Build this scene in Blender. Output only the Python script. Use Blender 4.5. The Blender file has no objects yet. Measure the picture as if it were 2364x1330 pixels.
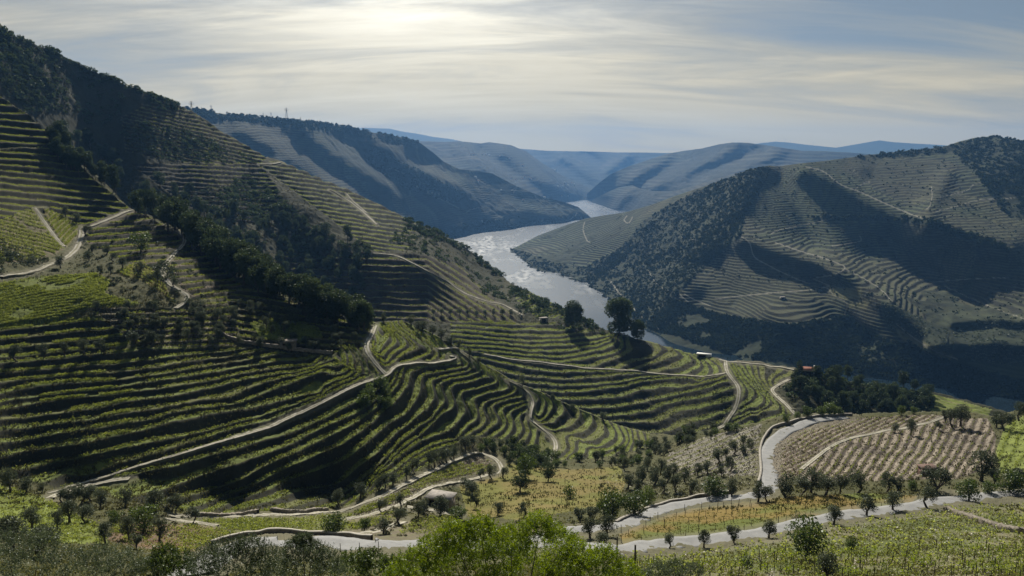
import bpy, math, random
import numpy as np
rng = np.random.default_rng(7)
random.seed(7)
R = math.radians
C = bpy.context.scene.collection

# ---------------------------------------------------------------- camera, sky, sun, exposure
H = 330.0                      # height of the viewpoint above the river (river surface z = 0)
F = 1707.0; CX = 1182.0; CY = 665.0
TH = math.atan(285.0 / F)
cam = bpy.data.cameras.new("camera"); camo = bpy.data.objects.new("camera", cam); C.objects.link(camo)
camo.location = (0, 0, H); camo.rotation_euler = (math.pi / 2 - TH, 0, 0)
cam.sensor_width = 36; cam.lens = 36 * F / 2364.0
cam.clip_start = 0.5; cam.clip_end = 90000
sc = bpy.context.scene
sc.camera = camo

SUN_EL = 38.0; SUN_AZ = -7.0   # azimuth from the view direction (+Y), negative = left
SUN_STRENGTH = 5.0; SKY_STRENGTH = 0.085; EXPOSURE = 0.22
HAZE_DENSITY = 0.000064; HAZE_COL = (.18, .41, .84, 1)
world = bpy.data.worlds.new("World"); sc.world = world; world.use_nodes = True
nt = world.node_tree; N = nt.nodes; L = nt.links
for n in list(N): N.remove(n)
def node(nt, typ, **kw):
    n = nt.nodes.new(typ)
    for k, v in kw.items():
        if k == 'inp':
            for a, b in v.items(): n.inputs[a].default_value = b
        else: setattr(n, k, v)
    return n
out = node(nt, 'ShaderNodeOutputWorld')
bg = node(nt, 'ShaderNodeBackground'); bg.inputs['Strength'].default_value = SKY_STRENGTH
sky = node(nt, 'ShaderNodeTexSky', sky_type='NISHITA', sun_disc=False)
sky.sun_elevation = R(SUN_EL); sky.sun_rotation = R(SUN_AZ); sky.altitude = 300
sky.air_density = 1.0; sky.dust_density = 1.2; sky.ozone_density = 1.5
tc = node(nt, 'ShaderNodeTexCoord')
sep = node(nt, 'ShaderNodeSeparateXYZ'); L.new(tc.outputs['Generated'], sep.inputs[0])
def M(op, a, b=None, c=None, clamp=False, tree=None):
    t = tree or nt
    m = t.nodes.new('ShaderNodeMath'); m.operation = op; m.use_clamp = clamp
    for i, v in enumerate((a, b, c)):
        if v is None: continue
        if isinstance(v, (int, float)): m.inputs[i].default_value = v
        else: t.links.new(v, m.inputs[i])
    return m.outputs[0]
X, Y, Z = sep.outputs
# cirrus sheet: direction projected onto a high flat layer, streaks stretched along one heading
zc = M('ADD', M('MAXIMUM', Z, 0.0), 0.22)
u = M('DIVIDE', X, zc); v = M('DIVIDE', Y, zc)
comb = node(nt, 'ShaderNodeCombineXYZ'); L.new(u, comb.inputs[0]); L.new(v, comb.inputs[1])
mp = node(nt, 'ShaderNodeMapping'); mp.inputs['Rotation'].default_value = (0, 0, R(34)); mp.inputs['Scale'].default_value = (0.5, 1.7, 1)
mp.inputs['Location'].default_value = (3.1, 1.7, 0)
L.new(comb.outputs[0], mp.inputs[0])
n1 = node(nt, 'ShaderNodeTexNoise', inp={'Scale': 1.15, 'Detail': 10.0, 'Roughness': 0.6, 'Distortion': 0.9}); L.new(mp.outputs[0], n1.inputs['Vector'])
mp2 = node(nt, 'ShaderNodeMapping'); mp2.inputs['Rotation'].default_value = (0, 0, R(38)); mp2.inputs['Scale'].default_value = (0.8, 4.6, 1)
L.new(comb.outputs[0], mp2.inputs[0])
n2 = node(nt, 'ShaderNodeTexNoise', inp={'Scale': 1.3, 'Detail': 8.0, 'Roughness': 0.6, 'Distortion': 0.9}); L.new(mp2.outputs[0], n2.inputs['Vector'])
# denser veil round the sun's part of the sky, open blue towards the right
sd = (math.sin(R(SUN_AZ)) * math.cos(R(20)), math.cos(R(SUN_AZ)) * math.cos(R(20)), math.sin(R(20)))
vd = node(nt, 'ShaderNodeVectorMath', operation='DOT_PRODUCT'); L.new(tc.outputs['Generated'], vd.inputs[0]); vd.inputs[1].default_value = sd
glow = M('POWER', M('MAXIMUM', vd.outputs['Value'], 0.0), 22.0)
lowv = M('SUBTRACT', 1.0, M('MULTIPLY', M('MAXIMUM', Z, 0.0), 4.2), clamp=True)
right = M('MULTIPLY', M('MULTIPLY', M('SUBTRACT', X, 0.24), 3.2, clamp=True), M('MULTIPLY', M('MAXIMUM', M('SUBTRACT', Z, 0.10), 0.0), 8.0, clamp=True))
dens = M('ADD', M('ADD', M('MULTIPLY', M('SUBTRACT', n1.outputs['Fac'], 0.42), 2.6), M('MULTIPLY', lowv, 0.95)), M('MULTIPLY', glow, 0.5))
dens = M('SUBTRACT', M('ADD', dens, M('MULTIPLY', M('SUBTRACT', n2.outputs['Fac'], 0.5), 0.6)), M('MULTIPLY', right, 0.75), clamp=True)
# the cirrus thins out away from the sun: clear blue overhead and behind the viewer
dens = M('MULTIPLY', dens, M('ADD', M('MULTIPLY', vd.outputs['Value'], 1.6), -.25, clamp=True))
ccol = node(nt, 'ShaderNodeMix', data_type='RGBA'); ccol.inputs[0].default_value = 0
ccol.inputs[6].default_value = (4.9, 4.65, 4.0, 1); ccol.inputs[7].default_value = (18.5, 18.0, 16.0, 1)
tint = node(nt, 'ShaderNodeMix', data_type='RGBA'); L.new(ccol.outputs[2], tint.inputs[6]); tint.inputs[7].default_value = (8.3, 6.5, 2.9, 1)
L.new(M('POWER', M('SUBTRACT', 1.0, M('MULTIPLY', M('MAXIMUM', Z, 0.0), 3.0), clamp=True), 1.2), tint.inputs[0])
bright = M('ADD', M('MULTIPLY', glow, M('ADD', 0.35, M('MULTIPLY', n2.outputs['Fac'], 0.9))), M('ADD', M('MULTIPLY', M('SUBTRACT', n1.outputs['Fac'], 0.5), 1.3), M('MULTIPLY', M('SUBTRACT', n2.outputs['Fac'], 0.5), 0.55)), clamp=True)
L.new(bright, ccol.inputs[0])
hsv = node(nt, 'ShaderNodeHueSaturation', inp={'Hue': 0.485, 'Saturation': 0.72, 'Value': 0.40}); L.new(sky.outputs[0], hsv.inputs['Color'])
# cloud cover of the open sky
mix = node(nt, 'ShaderNodeMix', data_type='RGBA')
L.new(dens, mix.inputs[0]); L.new(hsv.outputs[0], mix.inputs[6]); L.new(tint.outputs[2], mix.inputs[7])
L.new(mix.outputs[2], bg.inputs['Color']); L.new(bg.outputs[0], out.inputs[0])

sun = bpy.data.lights.new("sun", 'SUN'); sun.energy = SUN_STRENGTH; sun.angle = R(0.7); sun.color = (1.0, 0.94, 0.82)
suno = bpy.data.objects.new("sun", sun); C.objects.link(suno)
suno.rotation_euler = (-(math.pi / 2 - R(SUN_EL)), 0, 0)
# a sun lamp shines along its -Z; tilt it towards the far side, then turn it by the azimuth
suno.rotation_euler = (-(math.pi / 2 - R(SUN_EL)), 0, -R(SUN_AZ))
sc.view_settings.view_transform = 'Standard'; sc.view_settings.look = 'None'
sc.view_settings.exposure = EXPOSURE; sc.view_settings.gamma = 1
sc.cycles.use_denoising = True
sc.cycles.max_bounces = 6; sc.cycles.diffuse_bounces = 2; sc.cycles.glossy_bounces = 2
sc.cycles.transmission_bounces = 3; sc.cycles.volume_bounces = 0; sc.cycles.transparent_max_bounces = 6
sc.cycles.caustics_reflective = False; sc.cycles.caustics_refractive = False

# ---------------------------------------------------------------- helpers
def slope_of(py):
    b = (CY - py) / F
    return (-math.sin(TH) + b * math.cos(TH)) / (math.cos(TH) + b * math.sin(TH)), math.cos(TH) + b * math.sin(TH)
def unproj(px, py, D):
    b = (CY - py) / F
    yy = math.cos(TH) + b * math.sin(TH)
    zz = (-math.sin(TH) + b * math.cos(TH)) / yy
    return (px - CX) / F / yy * D, D, H + zz * D
def water_D(py):
    b = (CY - py) / F
    zz = (-math.sin(TH) + b * math.cos(TH)) / (math.cos(TH) + b * math.sin(TH))
    return -H / zz
class RBF:
    def __init__(s, pts, smooth=0.0):
        P = np.array(pts, float); s.p = P[:, :2] / 1000.0; v = P[:, 2]; n = len(P)
        K = s.k(np.linalg.norm(s.p[:, None] - s.p[None], axis=2)) + np.eye(n) * smooth
        A = np.zeros((n + 3, n + 3)); A[:n, :n] = K; Q = np.c_[np.ones(n), s.p]; A[:n, n:] = Q; A[n:, :n] = Q.T
        s.w = np.linalg.lstsq(A, np.r_[v, 0, 0, 0], rcond=None)[0]
    @staticmethod
    def k(r): return r * r * np.log(r + 1e-9)
    def __call__(s, px, py):
        sh = np.shape(px); X = np.c_[np.ravel(px), np.ravel(py)] / 1000.0; o = np.empty(len(X)); n = len(s.p)
        for i in range(0, len(X), 60000):
            x = X[i:i + 60000]; r = np.sqrt(((x[:, None] - s.p[None]) ** 2).sum(2))
            o[i:i + 60000] = s.k(r) @ s.w[:n] + s.w[n] + x @ s.w[n + 1:]
        return o.reshape(sh)
def grid_eval(f, PX, PY, step=9.0):
    """evaluate a smooth function coarsely over the picture's directions, then bilinearly"""
    x0, x1, y0, y1 = PX.min() - step, PX.max() + step * 2, PY.min() - step, PY.max() + step * 2
    gx = np.arange(x0, x1 + step, step); gy = np.arange(y0, y1 + step, step)
    G = f(*np.meshgrid(gx, gy))
    return bil(G, (PX - x0) / step, (PY - y0) / step)
def bil(G, x, y):
    h, w = G.shape[:2]
    x = np.clip(x, 0, w - 1.001); y = np.clip(y, 0, h - 1.001)
    i = x.astype(int); j = y.astype(int); a = x - i; b = y - j
    if G.ndim == 3: a = a[..., None]; b = b[..., None]
    return (G[j, i] * (1 - a) + G[j, i + 1] * a) * (1 - b) + (G[j + 1, i] * (1 - a) + G[j + 1, i + 1] * a) * b
_T = rng.random((256, 256))
def vnoise(x, y):
    i = np.floor(x).astype(int); j = np.floor(y).astype(int); a = x - i; b = y - j
    a = a * a * (3 - 2 * a); b = b * b * (3 - 2 * b); i &= 255; j &= 255; i1 = (i + 1) & 255; j1 = (j + 1) & 255
    return (_T[j, i] * (1 - a) + _T[j, i1] * a) * (1 - b) + (_T[j1, i] * (1 - a) + _T[j1, i1] * a) * b
def fbm(x, y, o=4):
    s = 0; a = 0.5; t = 0
    for k in range(o):
        s = s + a * vnoise(x * 2 ** k + 17 * k, y * 2 ** k + 31 * k); t += a; a *= 0.5
    return s / t
def sm(a, b, x):
    t = np.clip((x - a) / (b - a), 0, 1); return t * t * (3 - 2 * t)
# rasters over the picture's directions, 2 px cells
RX0, RY0, RS = -160, 0, 2.0
RW, RH = 1350, 960
_gx, _gy = np.meshgrid(RX0 + RS * (np.arange(RW) + .5), RY0 + RS * (np.arange(RH) + .5))
def poly_mask(poly):
    m = np.zeros(_gx.shape, bool); n = len(poly)
    for k in range(n):
        xa, ya = poly[k]; xb, yb = poly[(k + 1) % n]
        if ya == yb: continue
        c = ((ya > _gy) != (yb > _gy)); m ^= c & (_gx < (xb - xa) * (_gy - ya) / (yb - ya) + xa)
    return m
def line_dist(pl, lim=60, ky=1.0):
    d = np.full(_gx.shape, 1e6)
    for (xa, ya), (xb, yb) in zip(pl[:-1], pl[1:]):
        i0 = max(0, int((min(xa, xb) - lim - RX0) / RS)); i1 = min(RW, int((max(xa, xb) + lim - RX0) / RS) + 1)
        j0 = max(0, int((min(ya, yb) - lim - RY0) / RS)); j1 = min(RH, int((max(ya, yb) + lim - RY0) / RS) + 1)
        if i1 <= i0 or j1 <= j0: continue
        gx = _gx[j0:j1, i0:i1]; gy = _gy[j0:j1, i0:i1]
        vx, vy = xb - xa, (yb - ya) * ky; t = np.clip(((gx - xa) * vx + (gy - ya) * ky * vy) / (vx * vx + vy * vy + 1e-9), 0, 1)
        e = np.hypot(gx - xa - t * vx, (gy - ya) * ky - t * vy); d[j0:j1, i0:i1] = np.minimum(d[j0:j1, i0:i1], e)
    return d
def rsample(A, PX, PY): return bil(A, (PX - RX0) / RS - .5, (PY - RY0) / RS - .5)
def rnear(A, PX, PY):
    return A[np.clip(((PY - RY0) / RS).astype(int), 0, RH - 1), np.clip(((PX - RX0) / RS).astype(int), 0, RW - 1)]
def smooth_line(pl, step=4.0):
    P = np.array(pl, float); n = len(P)
    if n < 3:
        k = max(2, int(np.linalg.norm(P[1] - P[0]) / step)); t = np.linspace(0, 1, k)[:, None]; return P[0] * (1 - t) + P[1] * t
    o = []
    for i in range(n - 1):
        p0 = P[max(i - 1, 0)]; p1 = P[i]; p2 = P[i + 1]; p3 = P[min(i + 2, n - 1)]
        k = max(2, int(np.linalg.norm(p2 - p1) / step)); t = np.linspace(0, 1, k, endpoint=False)[:, None]
        o.append(.5 * (2 * p1 + (p2 - p0) * t + (2 * p0 - 5 * p1 + 4 * p2 - p3) * t ** 2 + (3 * p1 - p0 - 3 * p2 + p3) * t ** 3))
    o.append(P[-1:]); return np.vstack(o)

def mesh_np(name, V, Fq, mat=None, col=None, parent=None, smooth=True, link=True):
    me = bpy.data.meshes.new(name); V = np.asarray(V, np.float32)
    if isinstance(Fq, list) and len({len(f) for f in Fq}) > 1:
        me.from_pydata(V.tolist(), [], Fq); me.materials.append(mat)
        o = bpy.data.objects.new(name, me); C.objects.link(o); o.parent = parent; return o
    Fq = np.asarray(Fq, np.int32)
    n, k = Fq.shape
    me.vertices.add(len(V)); me.vertices.foreach_set('co', V.ravel())
    me.loops.add(n * k); me.loops.foreach_set('vertex_index', Fq.ravel())
    me.polygons.add(n); me.polygons.foreach_set('loop_start', np.arange(0, n * k, k, dtype=np.int32))
    me.polygons.foreach_set('loop_total', np.full(n, k, np.int32))
    if smooth: me.polygons.foreach_set('use_smooth', np.ones(n, bool))
    if col is not None:
        a = me.attributes.new('Col', 'FLOAT_COLOR', 'POINT'); c = np.ones((len(V), 4), np.float32); c[:, :3] = col; a.data.foreach_set('color', c.ravel())
    me.update(calc_edges=True)
    if mat: me.materials.append(mat)
    if not link: return me
    o = bpy.data.objects.new(name, me); C.objects.link(o)
    if parent: o.parent = parent
    return o
def tag(o, label=None, cat=None, group=None, kind=None):
    if label: o['label'] = label
    if cat: o['category'] = cat
    if group: o['group'] = group
    if kind: o['kind'] = kind
    return o
def empty(name, loc, rz=0, s=1.0):
    o = bpy.data.objects.new(name, None); C.objects.link(o); o.location = loc; o.rotation_euler = (0, 0, rz); o.scale = (s, s, s) if np.isscalar(s) else s
    return o
def ordinal(i, n):
    w = ['leftmost', 'second from left', 'third from left', 'fourth from left', 'fifth from left', 'sixth from left', 'seventh from left', 'eighth from left', 'ninth from left', 'tenth from left', 'eleventh from left', 'twelfth from left', 'thirteenth from left', 'fourteenth from left', 'fifteenth from left', 'sixteenth from left', 'seventeenth from left', 'eighteenth from left', 'nineteenth from left', 'twentieth from left']
    return 'rightmost' if (i == n - 1 and n > 1) else w[i]

# ---------------------------------------------------------------- materials
def new_mat(name):
    m = bpy.data.materials.new(name); m.use_nodes = True; t = m.node_tree
    for n in list(t.nodes): t.nodes.remove(n)
    return m, t
def mat_ground(name, scales=(0.35, 2.5), bump=0.25, rough=0.95, var=0.5, tint=(1, 1, 1)):
    m, t = new_mat(name); o = t.nodes.new('ShaderNodeOutputMaterial'); b = t.nodes.new('ShaderNodeBsdfPrincipled')
    b.inputs['Roughness'].default_value = rough; b.inputs['Specular IOR Level'].default_value = 0.15
    a = t.nodes.new('ShaderNodeAttribute'); a.attribute_name = 'Col'
    g = t.nodes.new('ShaderNodeNewGeometry')
    ns = []
    for s in scales:
        n = t.nodes.new('ShaderNodeTexNoise'); n.inputs['Scale'].default_value = s; n.inputs['Detail'].default_value = 5; n.inputs['Roughness'].default_value = .65
        t.links.new(g.outputs['Position'], n.inputs['Vector']); ns.append(n.outputs['Fac'])
    k = M('ADD', M('MULTIPLY', M('SUBTRACT', ns[0], .5, tree=t), var * 2.2, tree=t), M('MULTIPLY', M('SUBTRACT', ns[1], .5, tree=t), var * 2.6, tree=t), tree=t)
    k = M('MAXIMUM', M('ADD', k, 1.0, tree=t), 0.25, tree=t)
    vm = t.nodes.new('ShaderNodeVectorMath'); vm.operation = 'SCALE'; t.links.new(a.outputs['Color'], vm.inputs[0]); t.links.new(k, vm.inputs['Scale'])
    t.links.new(vm.outputs[0], b.inputs['Base Color'])
    bp = t.nodes.new('ShaderNodeBump'); bp.inputs['Strength'].default_value = bump; bp.inputs['Distance'].default_value = 0.5 / scales[1]
    t.links.new(ns[1], bp.inputs['Height']); t.links.new(bp.outputs[0], b.inputs['Normal'])
    t.links.new(b.outputs[0], o.inputs[0]); return m
def mat_leaf(name, c1, c2, trans=0.35, gloss=0.12, nscale=0.6, dark=0.55):
    m, t = new_mat(name); o = t.nodes.new('ShaderNodeOutputMaterial')
    g = t.nodes.new('ShaderNodeNewGeometry'); oi = t.nodes.new('ShaderNodeObjectInfo')
    n = t.nodes.new('ShaderNodeTexNoise'); n.inputs['Scale'].default_value = nscale; n.inputs['Detail'].default_value = 3
    t.links.new(g.outputs['Position'], n.inputs['Vector'])
    r = M('ADD', M('MULTIPLY', M('SUBTRACT', n.outputs['Fac'], .5, tree=t), 1.6, tree=t), M('ADD', M('MULTIPLY', oi.outputs['Random'], .45, tree=t), M('MULTIPLY', g.outputs['Random Per Island'], .35, tree=t), tree=t), clamp=True, tree=t)
    mx = t.nodes.new('ShaderNodeMix'); mx.data_type = 'RGBA'; mx.inputs[6].default_value = (*c1, 1); mx.inputs[7].default_value = (*c2, 1); t.links.new(r, mx.inputs[0])
    d = t.nodes.new('ShaderNodeBsdfDiffuse'); tr = t.nodes.new('ShaderNodeBsdfTranslucent'); gl = t.nodes.new('ShaderNodeBsdfGlossy'); gl.inputs['Roughness'].default_value = .45
    t.links.new(mx.outputs[2], d.inputs[0])
    hs = t.nodes.new('ShaderNodeHueSaturation'); hs.inputs['Hue'].default_value = .485; hs.inputs['Saturation'].default_value = 1.15; hs.inputs['Value'].default_value = 1.35
    t.links.new(mx.outputs[2], hs.inputs['Color']); t.links.new(hs.outputs[0], tr.inputs[0]); gl.inputs[0].default_value = (.8, .85, .8, 1)
    m1 = t.nodes.new('ShaderNodeMixShader'); m1.inputs[0].default_value = trans; t.links.new(d.outputs[0], m1.inputs[1]); t.links.new(tr.outputs[0], m1.inputs[2])
    m2 = t.nodes.new('ShaderNodeMixShader'); m2.inputs[0].default_value = gloss; t.links.new(m1.outputs[0], m2.inputs[1]); t.links.new(gl.outputs[0], m2.inputs[2])
    t.links.new(m2.outputs[0], o.inputs[0]); return m
def mat_plain(name, c, rough=.85, nscale=3.0, var=.25, bump=.2):
    m, t = new_mat(name); o = t.nodes.new('ShaderNodeOutputMaterial'); b = t.nodes.new('ShaderNodeBsdfPrincipled')
    b.inputs['Roughness'].default_value = rough
    g = t.nodes.new('ShaderNodeNewGeometry'); n = t.nodes.new('ShaderNodeTexNoise'); n.inputs['Scale'].default_value = nscale; n.inputs['Detail'].default_value = 6; n.inputs['Roughness'].default_value = .65
    t.links.new(g.outputs['Position'], n.inputs['Vector'])
    mx = t.nodes.new('ShaderNodeMix'); mx.data_type = 'RGBA'
    mx.inputs[6].default_value = (*[x * (1 - var * 1.4) for x in c], 1); mx.inputs[7].default_value = (*[min(1, x * (1 + var * 1.4)) for x in c], 1)
    t.links.new(M('ADD', M('MULTIPLY', M('SUBTRACT', n.outputs['Fac'], .5, tree=t), 2.2, tree=t), .5, clamp=True, tree=t), mx.inputs[0])
    t.links.new(mx.outputs[2], b.inputs['Base Color'])
    bp = t.nodes.new('ShaderNodeBump'); bp.inputs['Strength'].default_value = bump; bp.inputs['Distance'].default_value = .3 / nscale
    t.links.new(n.outputs['Fac'], bp.inputs['Height']); t.links.new(bp.outputs[0], b.inputs['Normal']); t.links.new(b.outputs[0], o.inputs[0]); return m
def mat_water():
    m, t = new_mat('river_water'); o = t.nodes.new('ShaderNodeOutputMaterial'); b = t.nodes.new('ShaderNodeBsdfPrincipled')
    b.inputs['Base Color'].default_value = (.012, .022, .03, 1); b.inputs['IOR'].default_value = 1.4; b.inputs['Specular IOR Level'].default_value = .5
    g = t.nodes.new('ShaderNodeNewGeometry')
    def nz(s, d=4, sc=(1, 1, 1)):
        mp = t.nodes.new('ShaderNodeMapping'); mp.inputs['Scale'].default_value = sc; t.links.new(g.outputs['Position'], mp.inputs[0])
        n = t.nodes.new('ShaderNodeTexNoise'); n.inputs['Scale'].default_value = s; n.inputs['Detail'].default_value = d; t.links.new(mp.outputs[0], n.inputs['Vector']); return n.outputs['Fac']
    patch = nz(.012, 6, (1.0, .3, 1)); ruf = None
    for qa, qb, wx_, wy_ in ((1135, 566, 190., 420.), (1250, 640, 120., 260.), (1370, 665, 90., 150.), (1400, 476, 260., 900.), (1320, 512, 160., 200.)):
        D_ = float(-H / ((-math.sin(TH) + (CY - qb) / F * math.cos(TH)) / (math.cos(TH) + (CY - qb) / F * math.sin(TH)))); x_ = (qa - CX) / F * D_
        sp = t.nodes.new('ShaderNodeSeparateXYZ'); t.links.new(g.outputs['Position'], sp.inputs[0])
        e = M('ADD', M('POWER', M('DIVIDE', M('SUBTRACT', sp.outputs[0], x_, tree=t), wx_, tree=t), 2.0, tree=t), M('POWER', M('DIVIDE', M('SUBTRACT', sp.outputs[1], D_, tree=t), wy_, tree=t), 2.0, tree=t), tree=t)
        e = M('SUBTRACT', 1.0, e, clamp=True, tree=t); ruf = e if ruf is None else M('MAXIMUM', ruf, e, tree=t)
    big = M('MULTIPLY', M('SUBTRACT', M('ADD', patch, M('MULTIPLY', ruf, .22, tree=t), tree=t), .54, tree=t), 3.5, clamp=True, tree=t)
    big = M('MULTIPLY', big, M('ADD', .35, M('MULTIPLY', M('SUBTRACT', nz(.055, 3, (1, .35, 1)), .5, tree=t), 5.0, tree=t), clamp=True, tree=t), tree=t)
    sp2 = t.nodes.new('ShaderNodeSeparateXYZ'); t.links.new(g.outputs['Position'], sp2.inputs[0])   # the reach under the near hills lies sheltered and calm
    calm = M('DIVIDE', M('SUBTRACT', sp2.outputs[1], 1350.0, tree=t), 350.0, clamp=True, tree=t)
    t.links.new(M('ADD', M('ADD', .07, M('MULTIPLY', calm, .20, tree=t), tree=t), M('MULTIPLY', big, .16, tree=t), tree=t), b.inputs['Roughness'])
    w = nz(.22, 6)
    bp = t.nodes.new('ShaderNodeBump'); bp.inputs['Distance'].default_value = 1.2; t.links.new(w, bp.inputs['Height'])
    t.links.new(M('ADD', .03, M('MULTIPLY', big, .5, tree=t), tree=t), bp.inputs['Strength'])
    t.links.new(bp.outputs[0], b.inputs['Normal']); t.links.new(b.outputs[0], o.inputs[0]); return m

MG_near = mat_ground('terrace_soil_and_grass', (0.12, 1.6), .35, var=.34)
MG_mid = mat_ground('hill_soil_and_grass', (0.05, .7), .35, var=.34)
MG_far = mat_ground('far_hill_scrub', (0.012, .09), .35, var=.32)
MG_vfar = mat_ground('distant_hill_scrub', (0.004, .03), .2, var=.25)
M_water = mat_water()
M_asph = mat_plain('worn_asphalt', (.24, .24, .235), .8, .5, .14, .05)
M_dirt = mat_ground('pale_dirt', (0.25, 2.0), .3, var=.3)
M_stone = mat_plain('schist_stone', (.22, .19, .15), .9, 1.6, .45, .6)
M_stonel = mat_plain('pale_stone', (.34, .31, .26), .9, 1.6, .3, .5)
M_bark = mat_plain('bark', (.10, .08, .06), .95, 4, .3, .5)
M_post = mat_plain('weathered_wood', (.08, .065, .05), .9, 4, .3, .3)
M_olive = mat_leaf('olive_leaves', (.045, .058, .032), (.13, .15, .09), .28, .03)
M_forest = mat_leaf('dark_forest_leaves', (.024, .038, .018), (.085, .115, .05), .32, .02, .25)
M_bush = mat_leaf('green_bush_leaves', (.04, .065, .015), (.12, .17, .04), .40, .05, .5)
M_vine = mat_leaf('vine_leaves', (.14, .175, .042), (.34, .39, .11), .58, .03, .8)
M_bright = mat_leaf('young_yellow_green_leaves', (.11, .165, .02), (.32, .41, .065), .5, .04, 1.6)
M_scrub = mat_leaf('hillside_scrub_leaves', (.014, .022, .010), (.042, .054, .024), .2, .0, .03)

M_grass = mat_leaf('dry_and_green_grass', (.07, .075, .02), (.19, .19, .07), .4, .03, .15)
M_weed = mat_leaf('bank_weeds', (.035, .04, .015), (.10, .095, .045), .3, .03, .2)
# ---------------------------------------------------------------- terrain layers
class Layer:
    """a hill: rows of ground between a crest line and a foot line, carried on beyond the crest down its far side"""
    def __init__(s, name, x0, x1, dx, nv, top, bot, ctrl, spurs=(), back=((4, -.15), (15, -.35), (45, -.5), (130, -.55), (330, -.6)), smooth=0.0, vpow=1.0):
        s.name = name; s.x0 = x0; s.dx = dx
        xs = np.arange(x0, x1 + dx, dx); s.nx = len(xs); s.nv = nv
        T = np.interp(xs, *np.array(top, float).T); B = np.interp(xs, *np.array(bot, float).T)
        s.T = T; s.B = np.maximum(B, T + 3)
        v = np.linspace(0, 1, nv) ** vpow; s.vpow = vpow
        s.PX = np.repeat(xs[None], nv, 0); s.PY = s.T[None] + v[:, None] * (s.B - s.T)[None]
        f = RBF([(a, b, math.log(d)) for a, b, d in ctrl], smooth)
        D = np.exp(grid_eval(f, s.PX, s.PY, 10))
        for pl, wid, amp in spurs:
            d = rsample(line_dist(pl, wid * 3.2), s.PX, s.PY); D = D * (1 - amp * np.exp(-(d / wid) ** 2))
        if D.mean() > 2600:   # hollows and shoulders of every size
            x_, y_, z_ = unproj(s.PX, s.PY, D); q_ = D.mean() / 9; D = D * (1 + .035 * (fbm(x_ / q_, s.PY / 60 + 5, 4) - .5) * sm(0, 30, s.B[None] - s.PY))
        s.D = D; x, y, z = unproj(s.PX, s.PY, D); s.P = np.stack([x, y, z], -1); s.back = back
        s.col = np.ones(s.P.shape) * .1
    def build(s, mat, zmin=-6.0):
        P = s.P; rows = [P]; cols = [s.col]
        top = P[0]; bk = []
        scale = np.clip(top[:, 1] / 600.0, .5, 12)
        cur = top.copy(); z = top[:, 2].copy(); last = 0
        for d, sl in s.back:
            dd = (d - last) * scale; z = z + sl * dd; last = d
            cur = cur.copy(); cur[:, 0] += top[:, 0] / top[:, 1] * dd; cur[:, 1] += dd; cur[:, 2] = np.maximum(z, zmin); bk.append(cur)
        bk = np.array(bk[::-1]); V = np.concatenate([bk, P], 0); Cc = np.concatenate([np.repeat(s.col[:1], len(bk), 0), s.col], 0)
        V[..., 2] = np.maximum(V[..., 2], zmin)
        h, w = V.shape[:2]; i = np.arange(h * w).reshape(h, w)
        Fq = np.stack([i[:-1, :-1], i[1:, :-1], i[1:, 1:], i[:-1, 1:]], -1).reshape(-1, 4)
        o = mesh_np(s.name, V.reshape(-1, 3), Fq, mat, Cc.reshape(-1, 3)); tag(o, kind='structure'); s.obj = o; return o
    def uv(s, px, py):
        u_ = (np.asarray(px, float) - s.x0) / s.dx; T = np.interp(u_, np.arange(s.nx), s.T); B = np.interp(u_, np.arange(s.nx), s.B)
        v_ = np.clip((py - T) / (B - T), 0, 1) ** (1 / s.vpow) * (s.nv - 1); return u_, v_
    def at(s, px, py): return bil(s.P, *s.uv(px, py))
    def normals(s):
        a = np.gradient(s.P, axis=1); b = np.gradient(s.P, axis=0); n = np.cross(a, b); n /= np.linalg.norm(n, axis=-1, keepdims=True) + 1e-9
        n[n[..., 2] < 0] *= -1; return n
def stair(f, tread=.45, soft=.06):
    """0..1 over one terrace: level for the tread, then the bank"""
    return sm(tread, 1.0 - soft, f)

def hillside(px, py0, D0, m, pys):
    """ground rising evenly (m metres per metre) from one point, as distances"""
    z0 = slope_of(py0)[0] * D0
    return [(px, y, (m * D0 - z0) / (m - slope_of(y)[0])) for y in pys]
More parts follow.
